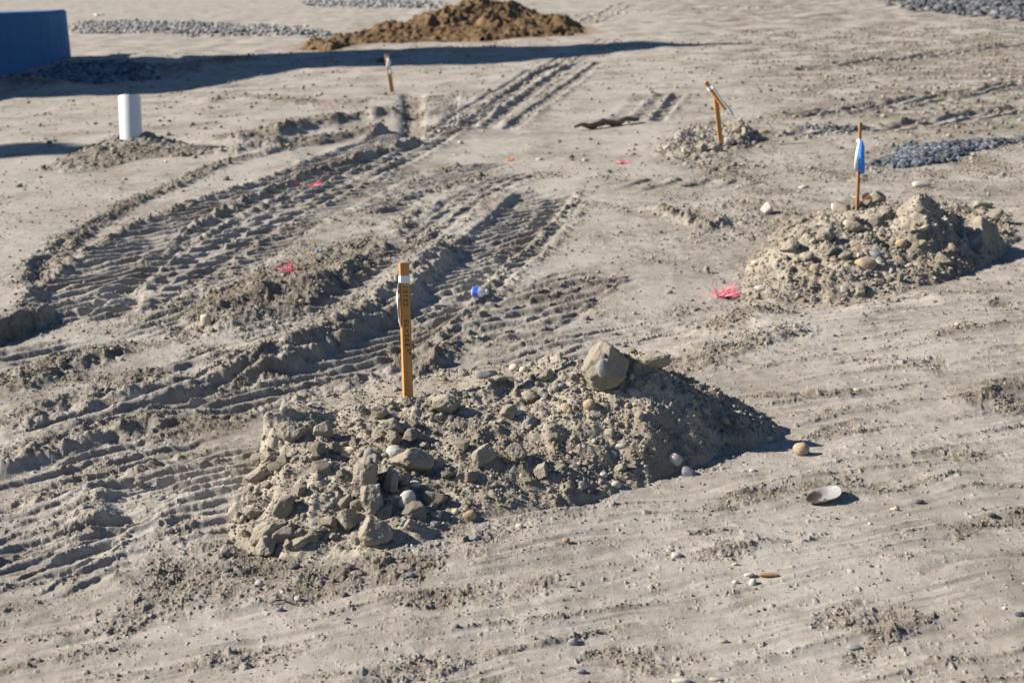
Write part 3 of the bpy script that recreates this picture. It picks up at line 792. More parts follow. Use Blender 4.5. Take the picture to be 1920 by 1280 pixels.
st(1842, 385, 36, 16, 'clod', -5, 'clod on the low right hump of the blue ribbon heap')
# heap of the snapped stake
st(1317, 278, 26, 20, 'clod', 0, 'dark block left of the foot of the snapped stake')
st(1366, 265, 17, 14, 'pale', 0, 'pale round stone right of the foot of the snapped stake', 'stone')
st(1343, 279, 26, 14, 'clod', 0, 'clod in front of the foot of the snapped stake')
st(1250, 277, 20, 8, 'pale', 40, 'whitish slab on the left of the snapped stake heap', 'stone')
st(1381, 244, 18, 12, 'tan', 0, 'tan stone on top of the snapped stake heap', 'stone')
st(1432, 247, 18, 9, 'tan', 0, 'tan stone right of the snapped stake heap', 'stone')
st(1281, 283, 8, 11, 'cream', 0, 'tiny white stone on the left of the snapped stake heap', 'pebble')
st(1415, 248, 12, 10, 'dark', 0, 'dark stone at the right foot of the snapped stake heap', 'stone')
st(212, 281, 9, 8, 'cream', 0, 'white pebble in the heap left of the pipe', 'pebble')
st(713, 114, 18, 10, 'dark', 10, 'black stone left of the top of the farthest stake', 'stone')
for i, P in enumerate(drop([(s[0], s[1] + s[3] * s[11]) for s in S])):
    px, py, w_, h_, look, ang, label, name, cat, group, shape, lift = S[i]
    dp = depth_at(P); k = dp / FPX
    shp = shape or ('clod' if look in ('clod', 'dull') else 'pebble')
    big = max(w_, h_) > 34
    V, F = rock(100 + i, shp, 5 if big else (4 if max(w_, h_) > 22 else 3))
    a, b = w_ * k / 2, h_ * k / 2; c = (a + b) * .5 if look == 'clod' else max(min(a, b), .8 * (a + b) / 2)
    # silhouette box is given after turning, so undo the turn for the half sizes
    V = V * np.array([a, b, c])
    name = name or 'soil_clod'
    me = make_mesh(name, V, F, [M_STONE[look]])
    o = link(name, me); ce = np.array(P) + UPV * (h_ * lift * k)
    o.matrix_world = Matrix.Translation(ce.tolist()) @ (VIEW @ Matrix.Rotation(math.radians(ang), 3, 'Z')).to_4x4()
    tag(o, label, cat or {'soil_clod': 'clod'}.get(name, name), group or ('clods of packed soil' if name == 'soil_clod' else 'stones and pebbles'))
    if i == 0:                                     # pebbles set in the face of the crowning boulder
        for (qx, qy, qw, qh, lk) in ((1127, 690, 20, 36, 'grey'), (1131, 666, 8, 9, 'dark'), (1176, 668, 9, 11, 'dark')):
            V2, F2 = rock(900 + int(qx), 'pebble', 3)
            e = link('embedded_pebble', make_mesh('embedded_pebble', V2 * np.array([qw * k / 2, qh * k / 2, .012]), F2, [M_STONE[lk]]), o)
            dx, dy = (qx - px) * k, -(qy - py) * k
            l = Matrix.Rotation(math.radians(-ang), 3, 'Z') @ Vector((dx, dy, 0))
            near = np.hypot(V[:, 0] - l.x, V[:, 1] - l.y) < .012
            zz = V[near & (V[:, 2] > 0), 2]
            e.location = (l.x, l.y, (float(zz.mean()) if len(zz) else c * .8) - .002)
            e.rotation_euler = (0, 0, math.radians(-ang))

# ------------------------------------------------------------------ loose pebbles and clods strewn about
rng = np.random.RandomState(7)
PROTO = {}
for kd in ('clod', 'pebble'):
    PROTO[kd] = [make_mesh('soil_clod' if kd == 'clod' else 'pebble', *rock(500 + j + (50 if kd == 'clod' else 0), kd, 4 if kd == 'clod' else 3)) for j in range(9)]
LOOKS = [('grey', 'grey'), ('pale', 'pale'), ('tan', 'tan'), ('blue', 'bluish'), ('dark', 'dark'), ('cream', 'cream')]
for kd in ('clod', 'pebble'):
    for me in PROTO[kd]: me.materials.append(M_CLOD)
def strew(n, cand, size, where, kd_share, tagtext):
    x, y = cand
    z, R = surface(x, y)
    done = 0
    for i in range(len(x)):
        if done >= n: break
        if rng.rand() > where(R[i]): continue
        kd = 'clod' if rng.rand() < kd_share else 'pebble'
        lk, word = ('clod', '') if kd == 'clod' else LOOKS[rng.choice(6, p=[.3, .24, .14, .14, .1, .08])]
        nm = 'soil_clod' if kd == 'clod' else 'pebble'
        o = link(nm, PROTO[kd][rng.randint(9)])
        o.material_slots[0].link = 'OBJECT'; o.material_slots[0].material = M_STONE[lk]
        r = size[0] * (size[1] / size[0]) ** (rng.rand() ** 1.7)
        f = (1, rng.uniform(.7, 1), rng.uniform(.45, .8)) if kd == 'pebble' else (1, rng.uniform(.7, 1), rng.uniform(.6, .95))
        o.scale = (r * f[0], r * f[1], r * f[2])
        o.rotation_euler = (rng.uniform(-.4, .4), rng.uniform(-.4, .4), rng.uniform(0, 6.28))
        o.location = (x[i], y[i], z[i] + r * f[2] * .35)
        if kd == 'clod': tag(o, 'little crumbly soil clod lying loose ' + tagtext, 'clod', 'loose clods ' + tagtext)
        else: tag(o, 'little ' + word + ' pebble lying loose ' + tagtext, 'pebble', 'loose ' + word + ' pebbles ' + tagtext)
        done += 1
def in_mound(k, n):
    M = MOUNDS[k]; bb = M['bb']
    x = rng.uniform(bb[0], bb[1], n); y = rng.uniform(bb[2], bb[3], n)
    ok = mound_h(M, x, y, SEP.index(k)) > .015
    if k == 'main': ok &= (poly_sd(x, y, M['C']) < .015) | (x > .02) | (rng.rand(n) < .06)
    return x[ok], y[ok]
def in_view(n, y0, y1):
    px = rng.uniform(0, 1920, n); py = rng.uniform(y0, y1, n)
    P = np.array([p2g(a, b) for a, b in zip(px, py)])
    return P[:, 0], P[:, 1]
strew(70, in_mound('main', 900), (.005, .018), lambda R: 1, .7, 'on the slopes of the front heap')
def broken_face(n):
    x, y = in_mound('main', n); top = poly_sd(x, y, MOUNDS['main']['C'])
    k = (x < -.12) & (top < -.02) & (y < 4.25); return x[k], y[k]
strew(62, broken_face(2500), (.014, .042), lambda R: 1, 1.0, 'on the broken left face of the front heap')
strew(26, in_mound('right', 400), (.03, .07), lambda R: 1, 1.0, 'as large lumps on the heap with the blue ribbon')
strew(45, in_mound('right', 500), (.012, .035), lambda R: 1, .55, 'on the heap with the blue ribbon')
strew(12, in_mound('stake', 300), (.015, .04), lambda R: 1, .6, 'on the heap of the snapped stake')
strew(48, in_view(900, 640, 1275), (.005, .013), lambda R: .15 + R, .35, 'on the bare ground near the front')
strew(60, in_view(900, 190, 640), (.010, .028), lambda R: .15 + R, .45, 'on the bare ground further back')

# ------------------------------------------------------------------ what nobody could count: crumbs and gravel
def colour_material(name, rough=.9):
    def ex(t, b, mx, tc):
        at = t.nodes.new('ShaderNodeAttribute'); at.attribute_name = 'stone_colour'
        t.links.new(at.outputs['Color'], mx.inputs[6])
    return mat(name, (1, 1, 1), rough, .2, .2, 60, .3, 160, ex)
M_CRUMB = colour_material('crumbs', .96); M_GRAVEL = colour_material('gravel', .75)
def heap_mesh(name, pos, size, kinds, cols, material, label, cat, seed, flat=(.5, .9), lv=2):
    rs = np.random.RandomState(seed); n = len(pos)
    protos = [rock(700 + j, kinds[j % len(kinds)], lv)[0] for j in range(10)]; F1 = ico(lv)[1]; nv = len(protos[0])
    Vs = np.empty((n, nv, 3), np.float32); pick = rs.randint(0, 10, n)
    sx = size[:, None] * np.stack([np.ones(n), rs.uniform(.65, 1, n), rs.uniform(flat[0], flat[1], n)], 1)
    th = rs.uniform(0, 6.28, n); tl = rs.uniform(-.6, .6, n)
    P = np.stack(protos)[pick] * sx[:, None, :]
    c, s = np.cos(tl)[:, None], np.sin(tl)[:, None]
    yy = P[..., 1] * c - P[..., 2] * s; zz = P[..., 1] * s + P[..., 2] * c
    c, s = np.cos(th)[:, None], np.sin(th)[:, None]
    Vs[..., 0] = P[..., 0] * c - yy * s; Vs[..., 1] = P[..., 0] * s + yy * c; Vs[..., 2] = zz
    Vs += pos[:, None, :]
    F = (F1[None] + (np.arange(n) * nv)[:, None, None]).reshape(-1, 3)
    C = np.ones((n, nv, 4), np.float32); C[..., :3] = np.array(cols)[rs.randint(0, len(cols), n)][:, None, :] * rs.uniform(.75, 1.25, n)[:, None, None]
    o = link(name, make_mesh(name, Vs.reshape(-1, 3), F, [material], lv > 1, {'stone_colour': C.reshape(-1, 4)}))
    return tag(o, label, cat, kind='stuff')
def frustum_xy(n, y0, y1):
    y = np.sqrt(rng.uniform(y0 * y0, y1 * y1, n)); x = y * rng.uniform(-.44, .44, n)
    return x, y
CRUMB_COLS = [(.27, .243, .197), (.22, .195, .155), (.32, .297, .25), (.25, .222, .178), (.16, .165, .17), (.30, .28, .24), (.18, .16, .128), (.20, .18, .14)]
def crumbs(sets, lv, label, seed):
    xs, szs = [], []
    for (x, y), n, s0, s1, thin in sets:
        z, R = surface(x, y)
        k = np.where(rng.rand(len(x)) < np.clip(R * 1.6 - .25, .10, 1))[0][:n] if thin else np.arange(min(n, len(x)))
        r = s0 * (s1 / s0) ** (rng.rand(len(k)) ** 3.2)
        xs.append(np.stack([x[k], y[k], z[k] + r * .3], 1)); szs.append(r)
    heap_mesh('soil_crumbs', np.concatenate(xs), np.concatenate(szs), ['clod', 'shard', 'clod', 'clod', 'shard', 'clod', 'pebble'], CRUMB_COLS, M_CRUMB, label, 'soil crumbs', seed, lv=lv)
crumbs([(in_mound('main', 14000), 7000, .0035, .013, 0), (in_mound('right', 9000), 4500, .005, .019, 0), (in_mound('stake', 3600), 900, .007, .024, 0), (in_mound('pipe', 2600), 350, .008, .024, 0)], 2,
       'crumbs of grey-brown soil covering the heaps', 3)
def right_cone(n):
    x, y = in_mound('main', n); k = x > .08; return x[k], y[k]
crumbs([(right_cone(20000), 7000, .003, .011, 0), (in_mound('main', 24000), 14000, .002, .005, 0), (frustum_xy(110000, 2.75, 7), 46000, .0015, .006, 1), (frustum_xy(60000, 5.5, 12), 22000, .004, .014, 1), (frustum_xy(40000, 11, 32), 14000, .009, .035, 1)], 1,
       'fine crumbs and grit strewn over ground and track edges', 4)
def gravel(pts, n, s0, s1, cols, label, seed, rise=0.0):
    P = poly(pts); bb = (P[:, 0].min(), P[:, 0].max(), P[:, 1].min(), P[:, 1].max())
    x = rng.uniform(bb[0], bb[1], n * 14); y = rng.uniform(bb[2], bb[3], n * 14)
    sd = poly_sd(x + .3 * s1 * 10 * noise2(x * 2, y * 2, 3), y, P); wd = .35 * min(bb[1] - bb[0], bb[3] - bb[2])
    k = np.where((sd > 0) & (rng.rand(len(x)) < (.2 if s1 > .04 else .05) + 1.3 * (sd / wd) ** 1.3))[0][:n]
    x, y, sd = x[k], y[k], sd[k]
    z = surface(x, y)[0] + rise * np.clip(sd / wd, 0, 1)
    r = s0 * .7 * (s1 * 1.25 / (s0 * .7)) ** rng.rand(len(k))
    heap_mesh('gravel', np.stack([x, y, z + r * .2], 1), r, ['shard', 'pebble', 'shard'], cols, M_GRAVEL, label, 'gravel', seed)
GREY = [(.17, .175, .185), (.25, .255, .26), (.12, .13, .145), (.36, .36, .355), (.2, .2, .2), (.30, .28, .25)]
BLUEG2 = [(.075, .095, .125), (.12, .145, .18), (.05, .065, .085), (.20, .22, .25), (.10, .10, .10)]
GREY_SHADED = [(.09, .12, .16), (.13, .17, .22), (.06, .08, .11), (.18, .21, .25)]  # grey rock, with the blue dark of the block's shade put into its colours
DARK = [(.085, .095, .11), (.12, .13, .145), (.17, .175, .185), (.065, .07, .08)]
gravel([(136, 42), (250, 38), (420, 44), (560, 50), (640, 60), (640, 72), (500, 68), (300, 64), (140, 62)], 2600, .035, .075, GREY, 'strip of pale grey crushed rock running right from the concrete block', 41, .05)
gravel([(560, 2), (700, 0), (830, 2), (830, 14), (700, 16), (580, 12)], 900, .06, .11, GREY, 'thin strip of grey rock at the top, left of the straw heap', 42)
gravel([(40, 140), (120, 118), (250, 116), (312, 126), (300, 146), (170, 156), (70, 152)], 2200, .03, .06, GREY_SHADED, 'shaded grey crushed rock at the foot of the concrete block', 43)
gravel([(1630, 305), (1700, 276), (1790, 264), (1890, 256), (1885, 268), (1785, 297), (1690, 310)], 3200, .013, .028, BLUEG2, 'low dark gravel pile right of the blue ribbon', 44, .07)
gravel([(1880, 258), (1960, 244), (1960, 256), (1890, 266)], 300, .013, .026, DARK, 'thin trail of dark gravel at the right edge', 45)
gravel([(1480, 226), (1560, 230), (1640, 232), (1640, 240), (1540, 242), (1480, 236)], 170, .013, .026, DARK, 'faint scatter of dark gravel behind the blue ribbon', 46)
gravel([(1640, -6), (1700, 16), (1800, 28), (1980, 46), (1980, -6)], 2600, .05, .10, DARK, 'dark gravel bank in the top right corner', 47, .25)

# ------------------------------------------------------------------ survey stakes
def wood(name, c, c2):
    def ex(t, b, mx, tc):
        mp = t.nodes.new('ShaderNodeMapping'); mp.inputs['Scale'].default_value = (160, 160, 5)
        t.links.new(tc.outputs['Object'], mp.inputs[0])
        n = t.nodes.new('ShaderNodeTexNoise'); n.inputs['Scale'].default_value = 1; n.inputs['Detail'].default_value = 5; n.inputs['Distortion'].default_value = .6
        t.links.new(mp.outputs[0], n.inputs['Vector'])
        rp = t.nodes.new('ShaderNodeValToRGB'); rp.color_ramp.elements[0].position = .35; rp.color_ramp.elements[0].color = (*c2, 1)
        rp.color_ramp.elements[1].position = .62; rp.color_ramp.elements[1].color = (*c, 1)
        t.links.new(n.outputs[0], rp.inputs[0]); t.links.new(rp.outputs[0], mx.inputs[6])
    return mat(name, c, .7, .3, .08, 12, .15, 200, ex)
M_WOOD = wood('stake_wood', (.56, .29, .095), (.40, .18, .05))
M_WOOD2 = wood('weathered_stake_wood', (.36, .19, .08), (.24, .12, .05))
M_WHITE = mat('white_ribbon', (.80, .80, .80), .5, .4, .04, 60, .1, 90)
M_BLUE = mat('blue_ribbon', (.04, .27, .85), .45, .4, .12, 40, .1, 90)
M_INK = mat('marker_ink', (.012, .011, .012), .6, .3, .05, 60, 0)
M_PINK = mat('pink_plastic', (.95, .27, .36), .5, .4, .12, 30, 0)
def box_mesh(name, dims, mats, bev=.001, z0=0.0, jag=None):
    bm = bmesh.new(); bmesh.ops.create_cube(bm, size=1)
    for v in bm.verts:
        v.co = Vector((v.co.x * dims[0], v.co.y * dims[1], (v.co.z + .5) * dims[2] + z0))
    bmesh.ops.bevel(bm, geom=bm.edges[:], offset=bev, segments=2, affect='EDGES')
    if jag:
        for v in bm.verts:
            if v.co.z > z0 + dims[2] * .6: v.co.z += jag * (v.co.x / dims[0]) + .3 * jag * math.sin(v.co.y * 900)
    me = bpy.data.meshes.new(name); bm.to_mesh(me); bm.free()
    for m_ in mats: me.materials.append(m_)
    return me
def frame_at(base, top, yaw):
    """local z up the stake, local x along its wide face, -y out of that face"""
    z = (Vector(top) - Vector(base)).normalized()
    x = Vector((math.cos(yaw), math.sin(yaw), 0)); x = (x - z * x.dot(z)).normalized(); y = z.cross(x)
    return Matrix(((x.x, y.x, z.x, base[0]), (x.y, y.y, z.y, base[1]), (x.z, y.z, z.z, base[2]), (0, 0, 0, 1)))
def ribbon(name, pts, wdir, width, material, parent, th=.0007):
    """a strip of tape along pts; wdir per point or one direction; width per point or one number"""
    n = len(pts); pts = [Vector(p) for p in pts]
    V = []
    for i, p in enumerate(pts):
        wv = Vector(wdir[i] if isinstance(wdir[0], (tuple, list, Vector)) else wdir).normalized()
        wd = width[i] if isinstance(width, (list, tuple)) else width
        tg = (pts[min(i + 1, n - 1)] - pts[max(i - 1, 0)]).normalized()
        nn = tg.cross(wv).normalized() * th
        for sx, sn in ((-.5, -1), (.5, -1), (.5, 1), (-.5, 1)):
            V.append(p + wv * (wd * sx) + nn * sn)
    F = []
    for i in range(n - 1):
        a = i * 4; b = a + 4
        for k in range(4): F.append((a + k, a + (k + 1) % 4, b + (k + 1) % 4, b + k))
    F += [(3, 2, 1, 0), tuple(len(V) - 4 + k for k in range(4))]
    return link(name, make_mesh(name, [v[:] for v in V], F, [material]), parent)
def tube(pts, rad, ns=8):
    pts = [Vector(p) for p in pts]; V = []; F = []
    for i, p in enumerate(pts):
        tg = (pts[min(i + 1, len(pts) - 1)] - pts[max(i - 1, 0)]).normalized()
        a = tg.orthogonal().normalized() if i == 0 else (a - tg * a.dot(tg)).normalized()
        b = tg.cross(a); r = rad[i] if isinstance(rad, (list, tuple)) else rad
        for k in range(ns):
            q = 2 * math.pi * k / ns; V.append((p + (a * math.cos(q) + b * math.sin(q)) * r)[:])
    for i in range(len(pts) - 1):
        for k in range(ns):
            F.append((i * ns + k, i * ns + (k + 1) % ns, (i + 1) * ns + (k + 1) % ns, (i + 1) * ns + k))
    return V, F
def stake_frame(bx, by, tx, ty, yaw, back=0):
    P = drop([(bx, by)])[0]; k = depth_at(P) / FPX
    T = P + RIV * ((tx - bx) * k) + UPV * ((by - ty) * k)
    return P, T, float(np.linalg.norm(T - P)), frame_at(P, T, yaw), k

GLYPH = {
 '1': [[(.3, 0), (.32, 1)]],
 '0': [[(.33 + .27 * math.sin(a * math.pi / 7), .48 + .46 * math.cos(a * math.pi / 7)) for a in range(15)]],
 '2': [[(.06, .78), (.2, .97), (.45, .97), (.57, .75), (.42, .45), (.08, .03), (.64, .05)]],
 'E': [[(.62, .95), (.1, .93), (.08, .03), (.62, .05)], [(.09, .5), (.52, .52)]],
 'L': [[(.14, .98), (.1, .03), (.6, .06)]],
 '=': [[(.08, .66), (.6, .7)], [(.08, .3), (.6, .33)]],
 '3': [[(.08, .92), (.35, 1.0), (.55, .8), (.3, .54), (.58, .3), (.36, 0), (.06, .08)]],
 '8': [[(.33, .52), (.56, .72), (.5, .95), (.2, .95), (.12, .74), (.33, .52), (.6, .26), (.5, .0), (.16, .0), (.06, .24), (.33, .52)]],
 '5': [[(.58, .98), (.16, .95), (.12, .56), (.45, .6), (.58, .3), (.4, .02), (.08, .08)]],
 '_': [[(.0, -.2), (.7, -.16)]],
}
def lettering(parent, lines, ytop, thick, face_y):
    """strokes of marker on the wide face, reading downwards"""
    V = []; F = []
    for text, z0, adv, size, x0 in lines:
        for ci, ch in enumerate(text):
            for stroke in GLYPH[ch]:
                p2 = [Vector((x0 + sy * size, 0, ytop - z0 - ci * adv - sx * size * .95)) for sx, sy in stroke]
                for a, b in zip(p2[:-1], p2[1:]):
                    d = (b - a).normalized(); nrm = Vector((-d.z, 0, d.x)) * thick / 2; a2 = a - d * thick * .35; b2 = b + d * thick * .35
                    i0 = len(V)
                    for y in (face_y - .0004, face_y + .0003):
                        for q in (a2 - nrm, b2 - nrm, b2 + nrm, a2 + nrm): V.append((q.x, y, q.z))
                    F += [(i0, i0 + 1, i0 + 2, i0 + 3), (i0 + 7, i0 + 6, i0 + 5, i0 + 4)] + [(i0 + j, i0 + 4 + j, i0 + 4 + (j + 1) % 4, i0 + (j + 1) % 4) for j in range(4)]
    return link('lettering', make_mesh('lettering', V, F, [M_INK], False), parent)

# the lettered stake
P, T, L, FM, k = stake_frame(765, 748, 757, 493, math.radians(28))
e = empty('survey_stake', (0, 0, 0), 'wooden stake lettered 10102 with a white ribbon tied near its top', 'survey stake', 'survey stakes'); e.matrix_world = FM
W_, TH_ = .0315, .016
link('lath', box_mesh('lath', (W_, TH_, L + .16), [M_WOOD], .0008, -.16), e)
u = L / 255
zb = L - 31 * u
link('ribbon_wrap', box_mesh('ribbon_wrap', (W_ + .0026, TH_ + .0026, 14 * u), [M_WHITE], .001, zb - 7 * u), e)
zz = [0, 6, 14, 24, 36, 48, 58, 66, 74, 84]; bl_ = [1, 3, 6, 7.5, 8, 8, 7, 5, 3.5, 1.5]
ribbon('ribbon_tail', [(-W_ / 2 - .0028 - b_ * u * .62, -.001 + .002 * math.sin(i * .9), zb - 4 * u - z_ * u) for i, (z_, b_) in enumerate(zip(zz, bl_))],
       [(.35 + .1 * math.sin(i * 1.3), 1, 0) for i in range(10)], [.014, .018, .021, .023, .023, .022, .020, .017, .013, .007], M_WHITE, e)
x0 = -.0085
lettering(e, [('10102', 43 * u, 8.2 * u, .0150, x0)], L, .0019, -TH_ / 2 - .0003)
lettering(e, [('EL=308', 107 * u, 8.7 * u, .0150, x0 + .001), ('53', 161 * u, 7.2 * u, .0075, .0055), ('_', 161 * u, 7.2 * u, .018, .0046)], L, .0019, -TH_ / 2 - .0003)

# the farthest stake
P, T, L, FM, k = stake_frame(735, 173, 725, 101, math.radians(15))
e = empty('survey_stake', (0, 0, 0), 'farthest stake, leaning a little, with a white ribbon round its upper half', 'survey stake', 'survey stakes'); e.matrix_world = FM
link('lath', box_mesh('lath', (.054, .022, L + .15), [M_WOOD], .001, -.15), e)
link('ribbon_wrap', box_mesh('ribbon_wrap', (.052, .026, .05), [M_WHITE], .002, L * .84), e)
ribbon('ribbon_tail', [(.004 + .010 * math.sin(i * 1.2), -.016 - .006 * math.sin(i), L * .86 - i * L * .05) for i in range(9)], [(1, .2 * math.sin(i), 0) for i in range(9)], [.03, .05, .06, .055, .05, .05, .04, .035, .03], M_WHITE, e)

# the snapped stake
P, T, L, FM, k = stake_frame(1351, 266, 1342, 180, math.radians(12))
e = empty('survey_stake', (0, 0, 0), 'snapped stake whose broken top hangs slanting with a white ribbon', 'survey stake', 'survey stakes'); e.matrix_world = FM
link('lath', box_mesh('lath', (.040, .018, L + .12), [M_WOOD], .001, -.12, .012), e)
A = Vector((P + RIV * ((1322 - 1351) * k) + UPV * ((266 - 155) * k)).tolist()); B = Vector((P + RIV * ((1361 - 1351) * k) + UPV * ((266 - 207) * k)).tolist())
off = Vector((-_fw * .02).tolist())
lw = frame_at(B + off, A + off, math.radians(20))
bp_ = link('broken_top', box_mesh('broken_top', (.040, .018, (A - B).length), [M_WOOD], .001, 0, .008), e); bp_.matrix_parent_inverse = FM.inverted(); bp_.matrix_world = lw
q = (A - B).length
r1 = ribbon('ribbon_tail', [(.017 + .004 * math.sin(i), -.014, q * .80 - i * q * .105) for i in range(11)], (1, .3, 0), [.02, .024, .024, .022, .02, .024, .028, .034, .040, .038, .03], M_WHITE, bp_)
link('ribbon_wrap', box_mesh('ribbon_wrap', (.046, .024, .035), [M_WHITE], .002, q * .72), bp_)

# the thin stake with the blue ribbon
P, T, L, FM, k = stake_frame(1607, 394, 1613, 230, math.radians(20))
e = empty('survey_stake', (0, 0, 0), 'thin brown stake with a blue and white ribbon hanging from its middle', 'survey stake', 'survey stakes'); e.matrix_world = FM
link('lath', box_mesh('lath', (.019, .016, L + .15), [M_WOOD2], .0015, -.15), e)
zk = L * .79
link('ribbon_knot', make_mesh('ribbon_knot', rock(33, 'pebble', 3)[0] * np.array([.015, .015, .014]) + np.array([-.004, 0, zk]), ico(3)[1], [M_WHITE]), e)
for nm, m_, x_a, x_b, y_ in (('ribbon_tail', M_WHITE, -.008, -.024, -.014), ('ribbon_tail', M_BLUE, .003, .012, -.020), ('ribbon_tail', M_WHITE, -.006, -.012, -.010)):
    ribbon(nm, [(x_a + (x_b - x_a) * i / 9 + .002 * math.sin(i * 1.1 + y_ * 300), y_ - .004 * math.sin(i * .8), zk - i * L * .042 * (1.0 if m_ is M_BLUE else .93)) for i in range(10)],
           [(1, .35 * math.sin(i * .5 + y_ * 200), 0) for i in range(10)], [.012, .022, .030, .034, .037, .039, .041, .042, .041, .034], m_, e)
def hub(px, py, ang, L_, label):
    P = drop([(px, py)])[0]
    o = link('wood_offcut', box_mesh('wood_offcut', (.035, .03, L_), [M_RED], .003, -L_ / 2))
    o.matrix_world = Matrix.Translation((P + np.array([0, 0, .02])).tolist()) @ (VIEW @ Matrix.Rotation(math.radians(ang - 90), 3, 'Z') @ Matrix.Rotation(math.radians(-90), 3, 'X')).to_4x4()
    tag(o, label, 'wood offcut')
M_RED = wood('reddish_wood', (.42, .19, .10), (.28, .12, .06))
hub(1616, 389, 38, .15, 'reddish wood offcut lying at the foot of the thin stake')

# ------------------------------------------------------------------ white pipe
P, T, L, FM, k = stake_frame(246, 258, 242.5, 181, 0)
R0 = 20.5 * k; n = 48; V = []; F = []
prof = [(R0, -.25), (R0, L - .004), (R0 - .002, L), (R0 - .007, L), (R0 - .009, L - .004), (R0 - .009, -.25)]
for r, z in prof:
    for i in range(n): V.append((r * math.cos(2 * math.pi * i / n), r * math.sin(2 * math.pi * i / n), z))
for j in range(5):
    for i in range(n): F.append((j * n + i, j * n + (i + 1) % n, (j + 1) * n + (i + 1) % n, (j + 1) * n + i))
o = link('drain_pipe', make_mesh('drain_pipe', V, F, [mat('white_plastic', (.60, .61, .62), .35, .5, .03, 8, 0)])); o.matrix_world = FM
tag(o, 'open white plastic pipe standing upright in a small soil heap', 'pipe')

# ------------------------------------------------------------------ pink bristle markers
def bristles(px, py, size_px, fans, n, label, seed):
    rs = np.random.RandomState(seed); P = drop([(px, py)])[0]; k = depth_at(P) / FPX; s = size_px * k
    V = []; F = []
    for i in range(n):
        dx, up, spread, lng = fans[rs.randint(len(fans))]
        d = RIV * (dx + rs.normal(0, spread)) + np.array([0, 0, 1.0]) * max(.03, .45 * up + rs.normal(0, spread * .5)) + np.array([0, 1.0, 0]) * rs.normal(0, .35)
        d /= np.linalg.norm(d); ln = s * lng * rs.uniform(.55, 1.1); b = P + RIV * rs.normal(0, .05 * s) + np.array([0, rs.normal(0, .04 * s), -.01])
        sag = rs.uniform(.0, .35)
        pts = [b + d * ln * t + np.array([rs.normal(0, .012 * s), rs.normal(0, .012 * s), -sag * ln * t * t]) for t in (0, .25, .5, .75, 1)]
        v, f = tube(pts, [.0028, .0028, .0026, .0022, .0018], 4); o_ = len(V)
        V += v; F += [tuple(a + o_ for a in q) for q in f]
    c = np.array(P); V = np.array(V) - c
    o = link('bristle_marker', make_mesh('bristle_marker', V, F, [M_PINK])); o.location = c
    tag(o, label, 'survey marker', 'pink bristle markers')
bristles(1348, 556, 46, [(.75, .75, .2, 1.0), (.6, .6, .12, .95), (-.9, .2, .12, .95), (-.15, .9, .2, .75)], 95, 'pink bristle marker at the foot of the blue ribbon heap', 1)
bristles(545, 508, 42, [(.5, .25, .25, .75), (.8, .2, .2, .7), (-.8, .25, .3, .8), (-.1, .9, .15, .75)], 75, 'pink bristle marker on the soil ridge left of the lettered stake', 2)
bristles(587, 348, 22, [(.7, .7, .2, 1), (-.3, .3, .2, .6)], 70, 'pink bristle tuft on the wheel tracks, larger of two side by side', 3)
bristles(562, 348, 20, [(-.6, .7, .2, 1)], 34, 'pink bristle tuft on the wheel tracks, smaller of two side by side', 4)
bristles(1172, 307, 20, [(-.5, .7, .25, 1), (.2, .5, .2, .7)], 80, 'pink bristle tuft left of the snapped stake heap', 5)
bristles(616, 200, 20, [(.8, .35, .3, .8), (-.8, .4, .3, .8)], 60, 'pink bristle tuft far back near the farthest stake', 6)

# ------------------------------------------------------------------ seashell
P = drop([(1543, 940)])[0]; k = depth_at(P) / FPX
a, b = 37 * k, 25 * k
V = []; F = []; nr_, na_ = 14, 56
def shell_pt(i, j, inner):
    r = i / nr_; t = 2 * math.pi * j / na_
    x = a * r * math.cos(t) * (1 - .10 * math.cos(2 * t) * 0); y = b * r * math.sin(t) * (1 + .22 * math.cos(t))
    z = .020 * (r ** 2.2 - 1) + .0016 * math.sin(t * 3 + 1) * r ** 3 + .006 * max(0, math.cos(t)) ** 3 * r ** 3
    if inner: z += .0028 * (1 - r ** 6)
    else: z += .0006 * math.sin(r * 60)
    return (x, y, z)
for inner in (1, 0):
    for i in range(nr_ + 1):
        for j in range(na_): V.append(shell_pt(i, j, inner))
N1 = (nr_ + 1) * na_
for i in range(nr_):
    for j in range(na_):
        q = (i * na_ + j, i * na_ + (j + 1) % na_, (i + 1) * na_ + (j + 1) % na_, (i + 1) * na_ + j)
        F.append(q); F.append(tuple(N1 + z for z in reversed(q)))
for j in range(na_): F.append((nr_ * na_ + j, nr_ * na_ + (j + 1) % na_, N1 + nr_ * na_ + (j + 1) % na_, N1 + nr_ * na_ + j))
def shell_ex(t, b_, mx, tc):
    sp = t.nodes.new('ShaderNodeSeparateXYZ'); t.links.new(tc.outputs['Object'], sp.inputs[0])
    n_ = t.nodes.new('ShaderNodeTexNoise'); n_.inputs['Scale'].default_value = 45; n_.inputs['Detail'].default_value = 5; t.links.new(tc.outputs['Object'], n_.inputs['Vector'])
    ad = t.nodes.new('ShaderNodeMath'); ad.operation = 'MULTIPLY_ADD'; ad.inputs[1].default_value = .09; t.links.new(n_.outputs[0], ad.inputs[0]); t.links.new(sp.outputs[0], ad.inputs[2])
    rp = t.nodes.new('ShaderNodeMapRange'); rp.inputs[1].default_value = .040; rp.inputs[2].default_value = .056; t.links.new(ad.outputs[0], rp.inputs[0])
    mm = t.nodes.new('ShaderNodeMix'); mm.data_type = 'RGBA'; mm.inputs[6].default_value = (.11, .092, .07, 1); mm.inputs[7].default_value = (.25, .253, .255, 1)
    t.links.new(rp.outputs[0], mm.inputs[0]); t.links.new(mm.outputs[2], mx.inputs[6])
